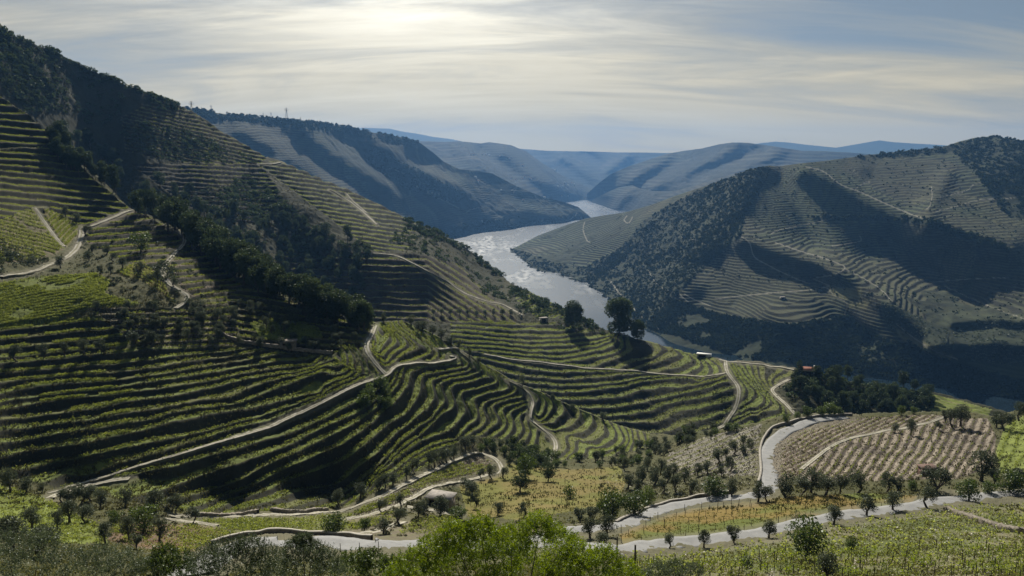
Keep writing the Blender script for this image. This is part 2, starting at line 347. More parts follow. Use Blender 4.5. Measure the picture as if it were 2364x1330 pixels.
# ---------------------------------------------------------------- the near slopes (with the central spur)
near = Layer('near_vineyard_hill', -120, 2480, 1.7, 620,
    top=[(-160, 150), (-60, 195), (0, 222), (60, 262), (110, 300), (170, 360), (240, 420), (300, 482), (360, 505), (420, 530), (490, 580), (560, 625), (640, 665), (720, 705), (800, 733), (865, 744), (930, 742), (990, 765), (1050, 798), (1120, 843), (1200, 886), (1280, 922), (1350, 951), (1420, 980), (1500, 1003), (1560, 1008), (1610, 1000), (1680, 992), (1740, 978), (1790, 966), (1870, 957), (2000, 955), (2150, 953), (2230, 950), (2290, 962), (2320, 955), (2364, 945), (2500, 935)],
    bot=[(-160, 2050), (2500, 2050)], vpow=1.35,
    ctrl=[(0, 240, 400), (110, 300, 392), (0, 400, 330), (0, 540, 278)] + hillside(0, 1130, 159, .42, (1130, 1050, 950, 840, 760, 640)) + hillside(200, 1145, 162, .42, (1145, 1050, 950, 840, 760, 660)) + hillside(400, 1160, 163, .42, (1160, 1080, 1000, 915, 830, 740, 640)) + hillside(550, 1178, 170, .42, (1178, 1100, 1000, 900, 800, 700)) + hillside(700, 1165, 176, .42, (1165, 1080, 1000, 930, 860, 800, 720)) + hillside(850, 1140, 181, .42, (1140, 1050, 960, 860, 800)) + [
          (180, 560, 315), (300, 480, 365), (500, 580, 320),
          (865, 745, 270), (1000, 768, 292), (1000, 850, 262), (1000, 950, 238), (1000, 1040, 220), (1100, 832, 306), (1100, 950, 270), (1100, 1030, 246), (1200, 888, 320), (1250, 1000, 298), (1280, 1060, 270), (1350, 952, 340), (1400, 1030, 300), (1500, 1005, 322), (1500, 1040, 285),
          (400, 1190, 157), (800, 1187, 168), (1100, 1055, 240), (1200, 1110, 212), (1100, 1200, 162), (1150, 1270, 120), (1300, 1090, 235), (1400, 1130, 200), (1350, 1200, 150), (1450, 1210, 137), (1500, 1265, 112), (1600, 1010, 265), (1600, 1110, 200), (1760, 985, 245), (1775, 1060, 203), (1770, 1140, 165), (1900, 960, 262), (2150, 957, 272), (2364, 960, 270), (2000, 1050, 212), (2250, 1050, 215), (2000, 1140, 165), (2364, 1150, 152), (1700, 1245, 118), (1900, 1200, 130), (2100, 1175, 140),
          (300, 1290, 95), (0, 1240, 105), (650, 1250, 112), (850, 1250, 115), (0, 1330, 62), (600, 1330, 68), (1200, 1330, 76), (1800, 1330, 80), (2364, 1330, 78), (0, 1600, 30), (1200, 1600, 34), (2364, 1600, 34), (0, 2000, 15), (1200, 2000, 16), (2364, 2000, 16)],
    spurs=[([(520, 690), (640, 740), (760, 800)], 60, -.012)])

# ---------------------------------------------------------------- the mountain on the left and the terraced hill behind the spur
mid = Layer('left_mountain_and_terraced_hill', -120, 2480, 1.9, 300,
    top=[(-160, -40), (0, 55), (40, 88), (90, 108), (130, 122), (160, 136), (200, 160), (240, 172), (290, 196), (340, 214), (390, 232), (425, 246), (470, 272), (505, 300), (540, 318), (580, 342), (615, 362), (650, 372), (700, 392), (760, 420), (800, 436), (850, 460), (900, 484), (950, 508), (1000, 530), (1060, 562), (1100, 590), (1150, 628), (1180, 655), (1220, 672), (1260, 692), (1300, 712), (1350, 740), (1400, 762), (1450, 778), (1500, 788), (1560, 806), (1620, 822), (1680, 832), (1760, 838), (1830, 850), (1900, 868), (2000, 892), (2080, 902), (2150, 906), (2220, 920), (2290, 942), (2364, 968), (2500, 990)],
    bot=[(-160, 420), (0, 450), (200, 560), (400, 640), (600, 720), (800, 800), (1000, 870), (1200, 960), (1400, 1030), (1560, 1060), (1700, 1040), (1900, 1020), (2200, 1010), (2364, 1030), (2500, 1040)],
    ctrl=[(0, 55, 600), (0, 200, 548), (0, 350, 505), (130, 122, 648), (130, 300, 580), (300, 196, 672), (300, 330, 622), (300, 480, 565), (420, 246, 722), (420, 380, 650), (560, 330, 785), (500, 400, 660), (500, 480, 600), (500, 600, 550), (650, 372, 800), (700, 450, 705), (700, 550, 620), (700, 680, 560), (850, 460, 830), (850, 500, 750), (850, 600, 625), (850, 700, 570), (950, 508, 805), (1000, 600, 680), (1000, 700, 600), (1060, 562, 820), (1150, 628, 790), (1150, 680, 680), (1150, 720, 600), (1250, 690, 650), (1300, 714, 630),
          (1050, 760, 552), (1200, 755, 575), (1300, 760, 575), (1380, 755, 590), (1480, 785, 560), (1600, 818, 540), (1700, 834, 525), (1900, 867, 485), (2000, 892, 510), (2200, 915, 520), (2364, 968, 480), (1100, 850, 500), (1250, 900, 480), (1300, 830, 520), (1400, 965, 455), (1500, 1000, 445), (1500, 880, 500), (1600, 990, 445), (1600, 900, 480), (1675, 865, 490), (1750, 900, 470), (1700, 975, 440), (1830, 960, 425), (1900, 930, 450), (2200, 1000, 440)],
    spurs=[([(360, 230), (330, 330), (340, 420)], 60, .03), ([(200, 200), (230, 350)], 60, -.03), ([(640, 372), (720, 450), (800, 520), (880, 590)], 70, .03), ([(560, 440), (640, 520), (700, 600)], 60, -.025),
           ([(960, 590), (1020, 640), (1100, 690)], 40, .03), ([(1440, 790), (1500, 860), (1560, 930)], 60, -.015), ([(1690, 840), (1760, 900), (1830, 960)], 60, .02)])

# ---------------------------------------------------------------- the hill across the river on the right
shore = [(1150, 576), (1180, 580), (1210, 600), (1250, 618), (1330, 645), (1400, 690), (1450, 735), (1500, 764), (1580, 799), (1700, 828), (1850, 853), (2000, 871), (2100, 884), (2200, 896), (2364, 925), (2500, 945)]
wD = lambda y: float(water_D(y))
def steepen(pts):
    o = []
    for x, y, d in pts:
        ds = wD(float(np.interp(x, *np.array(shore).T))); o.append((x, y, ds * (d / ds) ** float(np.interp(x, [1180, 1440, 1720, 2364], [1.0, .80, .69, .64]))))
    return o
rh = Layer('right_bank_hill', 1178, 2490, 1.6, 290,
    top=[(1178, 576), (1200, 566), (1240, 545), (1300, 522), (1350, 505), (1400, 496), (1440, 491), (1500, 474), (1560, 452), (1620, 432), (1680, 412), (1730, 392), (1775, 382), (1800, 384), (1840, 378), (1900, 372), (1960, 364), (2000, 358), (2060, 352), (2100, 347), (2150, 343), (2190, 336), (2210, 328), (2250, 318), (2290, 315), (2330, 320), (2364, 330), (2500, 350)],
    bot=[(a, b + 14) for a, b in shore],
    ctrl=[(a, b, wD(b)) for a, b in shore[1:]] + steepen([(1240, 547, 3000), (1350, 508, 3050), (1440, 493, 3000), (1600, 440, 2720), (1730, 392, 2480), (1790, 384, 2400), (1860, 378, 2400), (1960, 364, 2620), (2100, 347, 2900), (2230, 322, 3200), (2290, 315, 3200), (2364, 332, 3000), (2490, 350, 2900),
          (1300, 600, 2480), (1400, 580, 2500), (1400, 640, 2120), (1500, 600, 2150), (1500, 530, 2500), (1600, 600, 1880), (1600, 520, 2250), (1600, 700, 1560), (1700, 560, 1880), (1700, 700, 1510), (1650, 640, 1670), (1700, 480, 2150), (1800, 440, 2150), (1850, 590, 1740), (1950, 625, 1560), (2060, 690, 1370), (2160, 780, 1200), (1800, 740, 1350), (1950, 760, 1290), (2000, 500, 1960), (2100, 560, 1760), (2000, 440, 2200), (2200, 450, 2120), (2300, 400, 2450), (2300, 600, 1640), (2300, 500, 1950), (2000, 585, 1820), (2100, 640, 1640), (2200, 690, 1480), (2320, 700, 1420), (2300, 750, 1250), (2200, 810, 1160), (2300, 840, 1100), (2420, 820, 1080), (2050, 820, 1180)]),
    spurs=[([(1730, 400), (1690, 470), (1650, 540), (1600, 600), (1560, 660)], 45, .035), ([(1860, 385), (1960, 430), (2060, 475), (2120, 500), (2200, 530), (2330, 575)], 34, .045), ([(1720, 550), (1800, 580), (1880, 600), (1950, 625), (2010, 665), (2080, 715), (2170, 785)], 30, .045),
           ([(1560, 590), (1650, 620), (1700, 690)], 30, -.02), ([(1800, 420), (1850, 500), (1880, 560)], 30, -.03), ([(2010, 420), (2090, 470)], 30, -.03), ([(1880, 640), (1930, 720), (2000, 790)], 30, -.03), ([(2200, 740), (2290, 730), (2400, 745)], 18, .03), ([(2150, 800), (2300, 790), (2400, 800)], 18, .03), ([(2050, 560), (2150, 640), (2250, 690)], 30, -.03), ([(1250, 600), (1380, 560), (1480, 505)], 30, .02), ([(2190, 400), (2150, 470), (2140, 540)], 22, .02), ([(1620, 700), (1660, 740), (1700, 790)], 30, -.02), ([(1780, 720), (1860, 760), (1900, 820)], 26, .02)])

# ---------------------------------------------------------------- farther hills, each behind the last
fh1 = Layer('far_left_hill', 430, 1366, 1.7, 190,
    top=[(430, 250), (480, 258), (540, 266), (600, 270), (650, 275), (740, 283), (800, 294), (850, 304), (900, 312), (940, 320), (970, 330), (1000, 352), (1024, 373), (1060, 390), (1100, 394), (1135, 400), (1193, 430), (1254, 455), (1300, 466), (1335, 478), (1356, 495), (1366, 504)],
    bot=[(430, 620), (900, 600), (1050, 556), (1100, 545), (1150, 538), (1250, 526), (1300, 520), (1366, 507)],
    ctrl=[(x, y, (lambda r: r * (d / r) ** .66)(float(np.interp(x, [430, 600, 900, 1060, 1150, 1250, 1340], [1900, 2000, 2700, wD(546), wD(531), wD(517), wD(507)])))) for x, y, d in [(480, 258, 2600), (600, 270, 2900), (740, 283, 3250), (850, 304, 3600), (970, 330, 4000), (1060, 390, 4300), (1193, 430, 4500), (1254, 455, 4600), (1335, 478, 4700), (1060, 548, wD(546)), (1150, 532, wD(531)), (1250, 518, wD(517)), (1340, 508, wD(507)), (500, 350, 2250), (700, 400, 2700), (700, 500, 2350), (900, 500, 3000), (900, 420, 3300), (1000, 470, 3600), (1100, 470, 4000), (1200, 480, 4300), (600, 600, 2000), (900, 590, 2700)]],
    spurs=[([(560, 300), (650, 350), (740, 400), (800, 450)], 27, 0.0275), ([(700, 300), (830, 390), (900, 430), (960, 480), (1060, 520)], 29, 0.0330), ([(640, 380), (760, 430), (880, 480), (950, 520)], 21, 0.0220), ([(850, 330), (940, 380), (1010, 430), (1120, 490), (1180, 515)], 27, 0.0275), ([(1000, 400), (1090, 440), (1200, 490), (1300, 500)], 21, 0.0275), ([(800, 320), (900, 400), (960, 450)], 24, -0.0275), ([(950, 360), (1060, 420), (1150, 470)], 18, -0.0165)])
fh2 = Layer('village_hill', 860, 1420, 1.8, 90,
    top=[(860, 318), (920, 326), (980, 326), (1030, 328), (1060, 326), (1110, 331), (1130, 328), (1180, 335), (1215, 350), (1250, 375), (1290, 400), (1330, 420), (1370, 438), (1395, 450), (1420, 456)],
    bot=[(860, 420), (1100, 460), (1250, 480), (1330, 478), (1380, 468), (1420, 459)],
    ctrl=[(900, 326, 6000), (1060, 326, 6600), (1180, 335, 6900), (1250, 375, 7200), (1290, 400, 7400), (1395, 452, 7200), (1000, 400, 5200), (1150, 420, 5400), (1250, 440, 5700), (1300, 468, wD(468)), (1380, 462, wD(462)), (1100, 460, 4800)],
    spurs=[([(1060, 340), (1120, 390), (1200, 430)], 27, 0.0365), ([(1170, 345), (1230, 400), (1320, 440)], 20, 0.0365), ([(1110, 350), (1180, 400), (1260, 450)], 15, -0.0293)])
fh3 = Layer('plateau_hill', 1180, 1600, 2.2, 60,
    top=[(1180, 342), (1222, 345), (1260, 348), (1310, 349), (1370, 350), (1430, 352), (1490, 352), (1540, 353), (1600, 352)],
    bot=[(1180, 480), (1600, 480)],
    ctrl=[(1222, 345, 10000), (1540, 353, 10000), (1300, 400, 9000), (1450, 400, 9000), (1400, 450, 8000), (1250, 450, 8000)],
    spurs=[([(1300, 360), (1350, 390), (1400, 430)], 18, 0.0365), ([(1450, 360), (1400, 390)], 15, 0.0293), ([(1350, 355), (1390, 380)], 13, -0.0293)])
fh4 = Layer('blue_right_hill', 1355, 2060, 2.0, 90,
    top=[(1355, 448), (1380, 425), (1410, 402), (1450, 385), (1500, 368), (1540, 355), (1580, 348), (1620, 343), (1660, 333), (1690, 329), (1720, 329), (1760, 334), (1800, 340), (1850, 348), (1900, 349), (1960, 352), (2060, 360)],
    bot=[(1355, 460), (1440, 480), (1600, 490), (2060, 470)],
    ctrl=[(x, y, d if y > 450 and x < 1520 else 4900 * (d / 4900) ** .62) for x, y, d in [(1380, 425, 7800), (1540, 355, 8200), (1700, 329, 7000), (1850, 348, 6500), (1450, 440, 6800), (1600, 400, 6000), (1700, 400, 5200), (1600, 440, 5000), (1400, 455, wD(462)), (1850, 400, 5000), (1700, 460, 4400), (1500, 475, 5600), (2060, 360, 6500)]],
    spurs=[([(1690, 335), (1600, 380), (1500, 430)], 24, 0.0439), ([(1540, 360), (1470, 410), (1420, 440)], 18, 0.0365), ([(1800, 345), (1720, 385), (1640, 420)], 20, 0.0365), ([(1650, 345), (1570, 385), (1480, 420)], 15, -0.0293), ([(1760, 345), (1680, 380), (1600, 410)], 15, -0.0293)])
fh5 = Layer('river_peninsula_hill', 1362, 1800, 1.7, 70,
    top=[(1362, 466), (1375, 458), (1400, 445), (1430, 432), (1460, 428), (1480, 436), (1510, 441), (1560, 441), (1600, 430), (1650, 414), (1700, 400), (1750, 388), (1800, 384)],
    bot=[(1362, 470), (1390, 478), (1420, 486), (1450, 492), (1500, 500), (1800, 470)],
    ctrl=[(1365, 467, wD(467)), (1390, 475, wD(475)), (1440, 487, wD(487)), (1460, 430, 5700), (1400, 446, 5950), (1510, 441, 5100), (1560, 441, 4900), (1700, 402, 4300), (1500, 480, 4800), (1600, 460, 3900), (1700, 440, 3500)],
    spurs=[([(1460, 432), (1440, 460), (1420, 480)], 18, 0.0220), ([(1560, 442), (1490, 470)], 18, 0.0220)])
fh6 = Layer('distant_mountains_left', 800, 1200, 3, 26, top=[(800, 300), (840, 295), (870, 296), (900, 297), (930, 304), (960, 308), (1000, 316), (1040, 321), (1060, 325), (1100, 334), (1200, 345)], bot=[(800, 380), (1200, 385)],
    ctrl=[(840, 295, 11000), (1060, 325, 11000), (900, 380, 9500), (1200, 345, 11000), (1100, 380, 9500)])
fh7 = Layer('distant_mountains_right', 1720, 2364, 2.5, 30, top=[(1720, 336), (1760, 330), (1790, 327), (1820, 329), (1860, 334), (1900, 338), (1930, 341), (1960, 336), (2000, 329), (2030, 324), (2060, 328), (2090, 330), (2120, 332), (2160, 334), (2200, 337), (2364, 345)], bot=[(1720, 390), (2364, 395)],
    ctrl=[(1760, 330, 11000), (2030, 324, 11000), (2364, 345, 11000), (1900, 390, 9500), (2200, 390, 9500)])

# ---------------------------------------------------------------- traced contour lines (one number per terrace, counted downhill)
def zoomed(ox, oy, s, pts): return [(ox + x / s, oy + y / s) for x, y in pts]
z1 = lambda *p: zoomed(800, 730, 5.91, p)
z2 = lambda *p: zoomed(1100, 860, 5.91, p)
z3 = lambda *p: zoomed(800, 930, 5.91, p)
z4 = lambda *p: zoomed(1050, 700, 5.91, p)
z5 = lambda *p: zoomed(1400, 780, 4.728, p)
z7 = lambda *p: zoomed(0, 780, 2.419, p)
LA = [(1, z7((0, 130), (400, 90), (700, 55), (800, 35))), (2, z7((0, 185), (400, 150), (850, 100), (1280, 65))), (3, z7((0, 240), (200, 220), (520, 190), (820, 150), (1180, 100))),
      (4, z7((0, 300), (250, 250), (600, 225), (900, 190), (1290, 125))), (5, z7((0, 355), (130, 330), (500, 285), (900, 222), (1300, 160), (1500, 125))), (6, z7((0, 395), (250, 345), (600, 305), (900, 265), (1200, 220), (1500, 160), (1700, 140))),
      (7, z7((60, 440), (450, 380), (700, 340), (1000, 300), (1200, 255), (1500, 200), (1750, 165))), (8, z7((0, 495), (400, 450), (800, 390), (1100, 340), (1400, 255), (1600, 210))), (9, z7((100, 560), (400, 505), (700, 465), (870, 440), (1000, 400), (1300, 360), (1500, 280), (1800, 180))),
      (10, z7((100, 620), (450, 560), (850, 490), (950, 455), (1250, 400), (1500, 340), (1700, 290), (1935, 215))), (11, z7((0, 725), (300, 680), (600, 620), (900, 560), (1200, 500), (1500, 410), (1800, 320))), (12, z7((150, 790), (400, 720), (800, 645), (1000, 590), (1300, 500), (1600, 410), (1880, 290))),
      (13, z7((270, 860), (500, 800), (800, 710), (1100, 620), (1500, 500), (1700, 410), (1900, 310)) + [(840, 885), (880, 869)]), (14, z7((450, 840), (700, 765), (1100, 665), (1400, 580), (1650, 500), (1800, 440)) + [(800, 930), (850, 905), (890, 882)]),
      (15.2, z7((650, 890), (850, 840), (1200, 740), (1500, 640), (1800, 500), (1900, 455)) + [(850, 935), (900, 890)]), (16.4, z7((1000, 900), (1300, 820), (1500, 720), (1750, 600), (1935, 510)) + [(860, 950), (910, 900)]),
      (17, z1((740, 1000), (810, 900), (825, 770), (880, 715), (1100, 670), (1300, 660), (1480, 640), (1540, 600), (1400, 510))),
      (18, z3((0, 700), (500, 290), (740, 130), (870, 20)) + z1((960, 1000), (985, 830), (1060, 775), (1300, 735), (1550, 680), (1640, 640), (1560, 560))),
      (18.0, z7((1300, 900), (1450, 850), (1700, 740), (1935, 648))),
      (19, z3((0, 930), (300, 700), (600, 440), (900, 200), (1030, 60)) + z1((1120, 1130), (1140, 1000), (1100, 880), (1160, 845), (1450, 785), (1620, 730), (1710, 670), (1650, 590))),
      (20, z3((0, 1170), (300, 920), (700, 530), (870, 380), (1000, 280), (1130, 220)) + z1((1290, 1150), (1240, 960), (1290, 885), (1550, 820), (1750, 760), (1820, 710), (1720, 620))),
      (21, z3((0, 1290), (350, 1000), (700, 650), (1000, 420), (1300, 120)) + z1((1430, 1180), (1380, 980), (1440, 920), (1700, 855), (1860, 790), (1890, 730), (1800, 650))),
      (22, z3((300, 1080), (560, 830), (820, 620), (1000, 500), (1280, 365), (1560, 110)) + z1((1520, 1090), (1560, 1010), (1900, 925), (2040, 870), (2000, 780), (1850, 680))),
      (23, z3((600, 930), (850, 740), (1100, 590), (1350, 500), (1500, 470), (1600, 330), (1760, 130)) + z1((1650, 1120), (1700, 1075), (1980, 990), (2110, 920), (2050, 820), (1900, 700))),
      (24, z3((900, 780), (1150, 640), (1400, 560), (1540, 520), (1680, 400), (1850, 260)) + z2((60, 520), (60, 430), (120, 375), (450, 290), (520, 190), (430, 90), (300, 10))),
      (25, z2((60, 830), (180, 700), (230, 620), (170, 450), (240, 410), (450, 340), (600, 290))), (26, z2((200, 840), (340, 740), (370, 640), (310, 500), (400, 440), (560, 405), (690, 375))),
      (27, z2((360, 860), (440, 760), (460, 650), (420, 580), (480, 500), (600, 455), (700, 420), (790, 520), (900, 430), (870, 310), (720, 200))), (28, z2((480, 890), (580, 780), (560, 660), (560, 580), (650, 520), (720, 540), (860, 650), (980, 520), (980, 400), (900, 310))),
      (29, z2((620, 910), (700, 790), (660, 640), (720, 600), (800, 680), (900, 680), (1050, 580), (1150, 470), (1100, 380), (960, 300))), (30, z2((760, 930), (790, 820), (740, 680), (850, 730), (970, 760), (1090, 780), (1250, 680), (1390, 560), (1370, 490), (1200, 390))),
      (31, z2((890, 920), (900, 830), (960, 800), (1120, 880), (1160, 950), (1160, 1010))), (31, z2((1130, 830), (1300, 840), (1450, 745), (1560, 640), (1520, 560), (1430, 520))),
      (32, z2((1220, 1150), (1300, 1060), (1290, 950), (1310, 870), (1450, 950), (1650, 800), (1720, 700), (1640, 610))), (33, z2((1300, 1150), (1440, 1060), (1420, 960), (1480, 970), (1640, 1010), (1800, 900), (1860, 800), (1780, 680))),
      (34, z2((1570, 1160), (1560, 1060), (1600, 1040), (1750, 1050), (1900, 1000), (1960, 880), (1900, 730))), (35, z2((1730, 1150), (1850, 1100), (2000, 1010), (2060, 900), (2010, 790))), (36, z2((2050, 1060), (2110, 920), (2090, 810))), (37, z2((2170, 1060), (2180, 940), (2160, 820))), (38, z2((2260, 1000), (2270, 900), (2230, 820)))]
LU = [(10, z1((60, 700), (60, 560), (0, 420))), (11, z1((160, 720), (150, 580), (60, 430), (0, 380))), (12, z1((270, 750), (230, 590), (100, 430))), (13, z1((390, 730), (330, 620), (200, 470))),
      (8, z1((410, 470), (480, 310), (560, 210), (430, 100))), (9, z1((480, 500), (640, 370), (640, 290), (580, 200))), (10, z1((500, 610), (690, 460), (780, 380), (700, 280), (600, 180))),
      (11, z1((560, 660), (700, 560), (870, 430), (880, 360), (790, 260), (640, 170))), (12, z1((760, 630), (1000, 540), (1130, 450), (1050, 370), (850, 250), (700, 140))), (13, z1((1090, 630), (1220, 530), (1190, 450), (1050, 330), (850, 190))), (14, z1((1290, 600), (1320, 520), (1250, 450), (1150, 300)))]
LB = [(1, z4((100, 310), (900, 350), (1450, 352))), (2, z4((100, 370), (700, 412), (1150, 440), (1500, 430))), (3, z4((100, 430), (800, 490), (1200, 512), (1560, 490), (1950, 440), (2100, 425))),
      (4, z4((100, 490), (500, 525), (1100, 575), (1600, 555), (1850, 545), (2000, 500), (2130, 450))), (5, z4((150, 560), (700, 605), (1200, 642), (1600, 625), (1900, 575), (2100, 505), (2160, 450))),
      (6, z4((300, 625), (700, 670), (1200, 715), (1600, 700), (1900, 640), (2110, 570), (2190, 500), (2190, 455))), (7, z4((400, 690), (900, 745), (1400, 790), (1800, 735), (2180, 650), (2290, 560), (2250, 480))),
      (8, z4((1550, 840), (1850, 840), (2000, 790), (2280, 690), (2364, 600)) + [(1446, 790)]), (9, z5((90, 320), (250, 260), (480, 195), (575, 130), (540, 60))), (10, z5((290, 345), (450, 270), (640, 200), (720, 130), (620, 60))),
      (11, z5((540, 355), (700, 310), (860, 250), (880, 190), (720, 90))), (12, z5((830, 390), (960, 320), (1010, 260), (900, 160), (760, 90))), (13, z5((1030, 400), (1090, 320), (1000, 200), (850, 110))), (14, z5((1170, 400), (1190, 330), (1060, 215), (900, 130)))]
LC = [(1, [(1135, 829), (1202, 845), (1287, 856), (1345, 856), (1420, 856), (1470, 858)]), (2, [(1179, 859), (1253, 869), (1321, 873), (1388, 866), (1450, 859), (1530, 864)]), (3, [(1225, 882), (1287, 886), (1354, 888), (1400, 884), (1453, 877), (1544, 867), (1620, 870)]),
      (4, [(1249, 899), (1354, 901), (1438, 888), (1500, 876), (1580, 872), (1655, 868)]), (5, [(1286, 916), (1337, 918), (1421, 911), (1495, 893), (1580, 889), (1633, 882), (1673, 869)]), (6, [(1354, 938), (1413, 936), (1463, 928), (1548, 911), (1611, 897), (1668, 879)]),
      (7, [(1400, 957), (1485, 947), (1548, 928), (1633, 911), (1692, 890)]), (8, [(1432, 970), (1506, 968), (1559, 947), (1633, 932), (1696, 917)]), (9, [(1500, 995), (1545, 988), (1580, 970), (1633, 962), (1694, 945)]), (10, [(1560, 1010), (1620, 990), (1680, 968)])]
LE = [(1, [(1705, 918), (1716, 900), (1704, 873), (1683, 841)]), (2, [(1702, 939), (1731, 920), (1730, 898), (1708, 869), (1690, 839)]), (3, [(1702, 949), (1743, 928), (1755, 915), (1743, 894), (1715, 865), (1698, 839)]), (4, [(1690, 968), (1755, 947), (1773, 928), (1764, 907), (1731, 871), (1709, 843)]),
      (5, [(1677, 983), (1738, 956), (1787, 939), (1786, 926), (1758, 901), (1737, 869), (1724, 843)]), (6, [(1719, 987), (1770, 970), (1808, 949), (1800, 928), (1769, 896), (1750, 873), (1742, 848)]), (7, [(1770, 985), (1822, 958), (1816, 944), (1800, 922), (1776, 895), (1762, 873), (1757, 850)]), (8, [(1826, 945), (1808, 920), (1783, 893), (1776, 879), (1786, 868), (1800, 854)]), (9, [(1795, 899), (1791, 880), (1800, 872), (1823, 862)])]
def field(lines, smooth=2e-5):
    pts = []
    for s_, pl in lines:
        P = smooth_line(pl, 16)
        pts += [(x, y, s_) for x, y in P]
    return RBF(pts, smooth)
near.sf = {}; 
f_LA = field(LA); f_LU = field(LU); f_LB = field(LB); f_LC = field(LC); f_LE = field(LE)
lin = lambda m, sp: (lambda px, py: (py - m * px) / sp)

# ---------------------------------------------------------------- roads and tracks (picture directions; widths in metres)
asphalt = [('lower_asphalt_road', near, [(1180, 1268), (1300, 1262), (1420, 1274), (1500, 1266), (1600, 1256), (1700, 1246), (1780, 1230), (1860, 1211), (1950, 1196), (2040, 1184), (2120, 1172), (2180, 1158), (2240, 1150), (2310, 1144), (2400, 1138)], 4.4),
           ('upper_asphalt_road', near, [(1190, 1262), (1300, 1232), (1345, 1226), (1410, 1222), (1460, 1206), (1520, 1182), (1580, 1165), (1660, 1152), (1740, 1148), (1778, 1128), (1775, 1090), (1772, 1050), (1790, 1015), (1830, 990), (1880, 973), (1950, 962)], 4.4),
           ('bend_of_the_lower_road', near, [(440, 1330), (500, 1290), (560, 1262), (640, 1254), (740, 1256), (840, 1260), (930, 1260), (1040, 1262), (1180, 1266)], 5.5)]
tracks = [('dirt_track', near, [(300, 1105), (230, 1115), (150, 1135), (115, 1150)], 2.6), ('dirt_track', near, z7((270, 860), (350, 840), (500, 800), (800, 710), (1100, 620), (1300, 562)), 1.4), ('dirt_track', near, z7((1300, 562), (1500, 500), (1700, 410), (1900, 310)) + [(840, 884), (890, 866), (905, 852), (925, 843), (960, 839), (1000, 838), (1035, 833), (1050, 826), (1036, 821)], 2.6),
          ('dirt_track', near, [(866, 752), (858, 772), (846, 795), (850, 815), (868, 840), (890, 864)], 2.4), ('dirt_track', near, [(1010, 806), (1050, 803), (1062, 812), (1085, 832)], 2.2), ('dirt_track', near, z2((440, 110), (560, 170), (680, 250), (740, 350), (760, 430), (730, 560), (740, 640), (860, 740), (960, 820), (1040, 900), (1080, 980), (1070, 1080), (1000, 1160), (960, 1210)), 2.6),
          ('dirt_track', near, [(0, 640), (60, 630), (110, 614), (150, 595), (175, 575), (188, 545), (190, 528), (215, 521), (250, 507), (285, 492), (308, 484)], 3.2), ('dirt_track', near, [(404, 532), (422, 545), (425, 562), (400, 590), (380, 612), (374, 626), (390, 655), (420, 672), (432, 685), (420, 700), (405, 712)], 2.2),
          ('dirt_track', near, [(390, 1190), (470, 1192), (560, 1193), (700, 1190), (790, 1177), (850, 1158), (930, 1122), (1000, 1088), (1060, 1058), (1100, 1046), (1140, 1060), (1158, 1080), (1150, 1093), (1110, 1100), (1060, 1112), (1000, 1128), (950, 1150), (900, 1172), (860, 1187), (800, 1200)], 2.2),
          ('dirt_track', near, [(940, 1172), (1000, 1178), (1060, 1186)], 2.4), ('dirt_track', near, [(790, 1240), (850, 1232), (900, 1218), (930, 1208)], 2.8), ('dirt_track', near, [(380, 1196), (440, 1206), (500, 1216)], 1.6),
          ('dirt_track', near, [(2200, 958), (2150, 973), (2090, 988), (2030, 998), (1980, 1008), (1930, 1026), (1890, 1052), (1850, 1082)], 1.6), ('dirt_track', near, [(80, 480), (100, 510), (125, 545), (148, 570)], 1.8),
          ('hill_track', mid, [(1675, 833), (1679, 860), (1702, 890), (1705, 915), (1696, 945), (1673, 979), (1655, 990)], 4.0), ('hill_track', mid, [(1118, 817), (1202, 832), (1304, 844), (1363, 851), (1431, 854), (1544, 865), (1633, 869), (1675, 862)], 2.6),
          ('hill_track', mid, [(1660, 830), (1700, 837), (1760, 843), (1820, 852), (1870, 861)], 3.6), ('hill_track', mid, [(1822, 876), (1795, 890), (1783, 902), (1795, 918), (1815, 936), (1838, 960), (1842, 966)], 3.6),
          ('hill_track', mid, [(600, 380), (630, 379), (652, 374), (665, 370)], 4.0), ('hill_track', mid, [(760, 438), (790, 455), (820, 475), (850, 500), (870, 520)], 3.2), ('hill_track', mid, [(800, 448), (812, 462), (846, 492)], 2.6),
          ('hill_track', mid, [(860, 585), (910, 590), (950, 606), (985, 625), (1030, 650), (1080, 680), (1130, 697), (1165, 705), (1195, 722), (1205, 730)], 3.0)]
road_d = {}
for lay in (near, mid):
    d = np.full(_gx.shape, 1e3)
    for nm, l_, pl, w in asphalt + tracks:
        if l_ is not lay: continue
        P = smooth_line(pl, 6); e = line_dist([tuple(p) for p in P], 60, 1.75)
        Dm = float(np.mean(lay.at(P[:, 0], P[:, 1])[:, 1])); wpx = w * F / Dm
        d = np.minimum(d, e / wpx)              # in road widths
    road_d[lay.name] = d

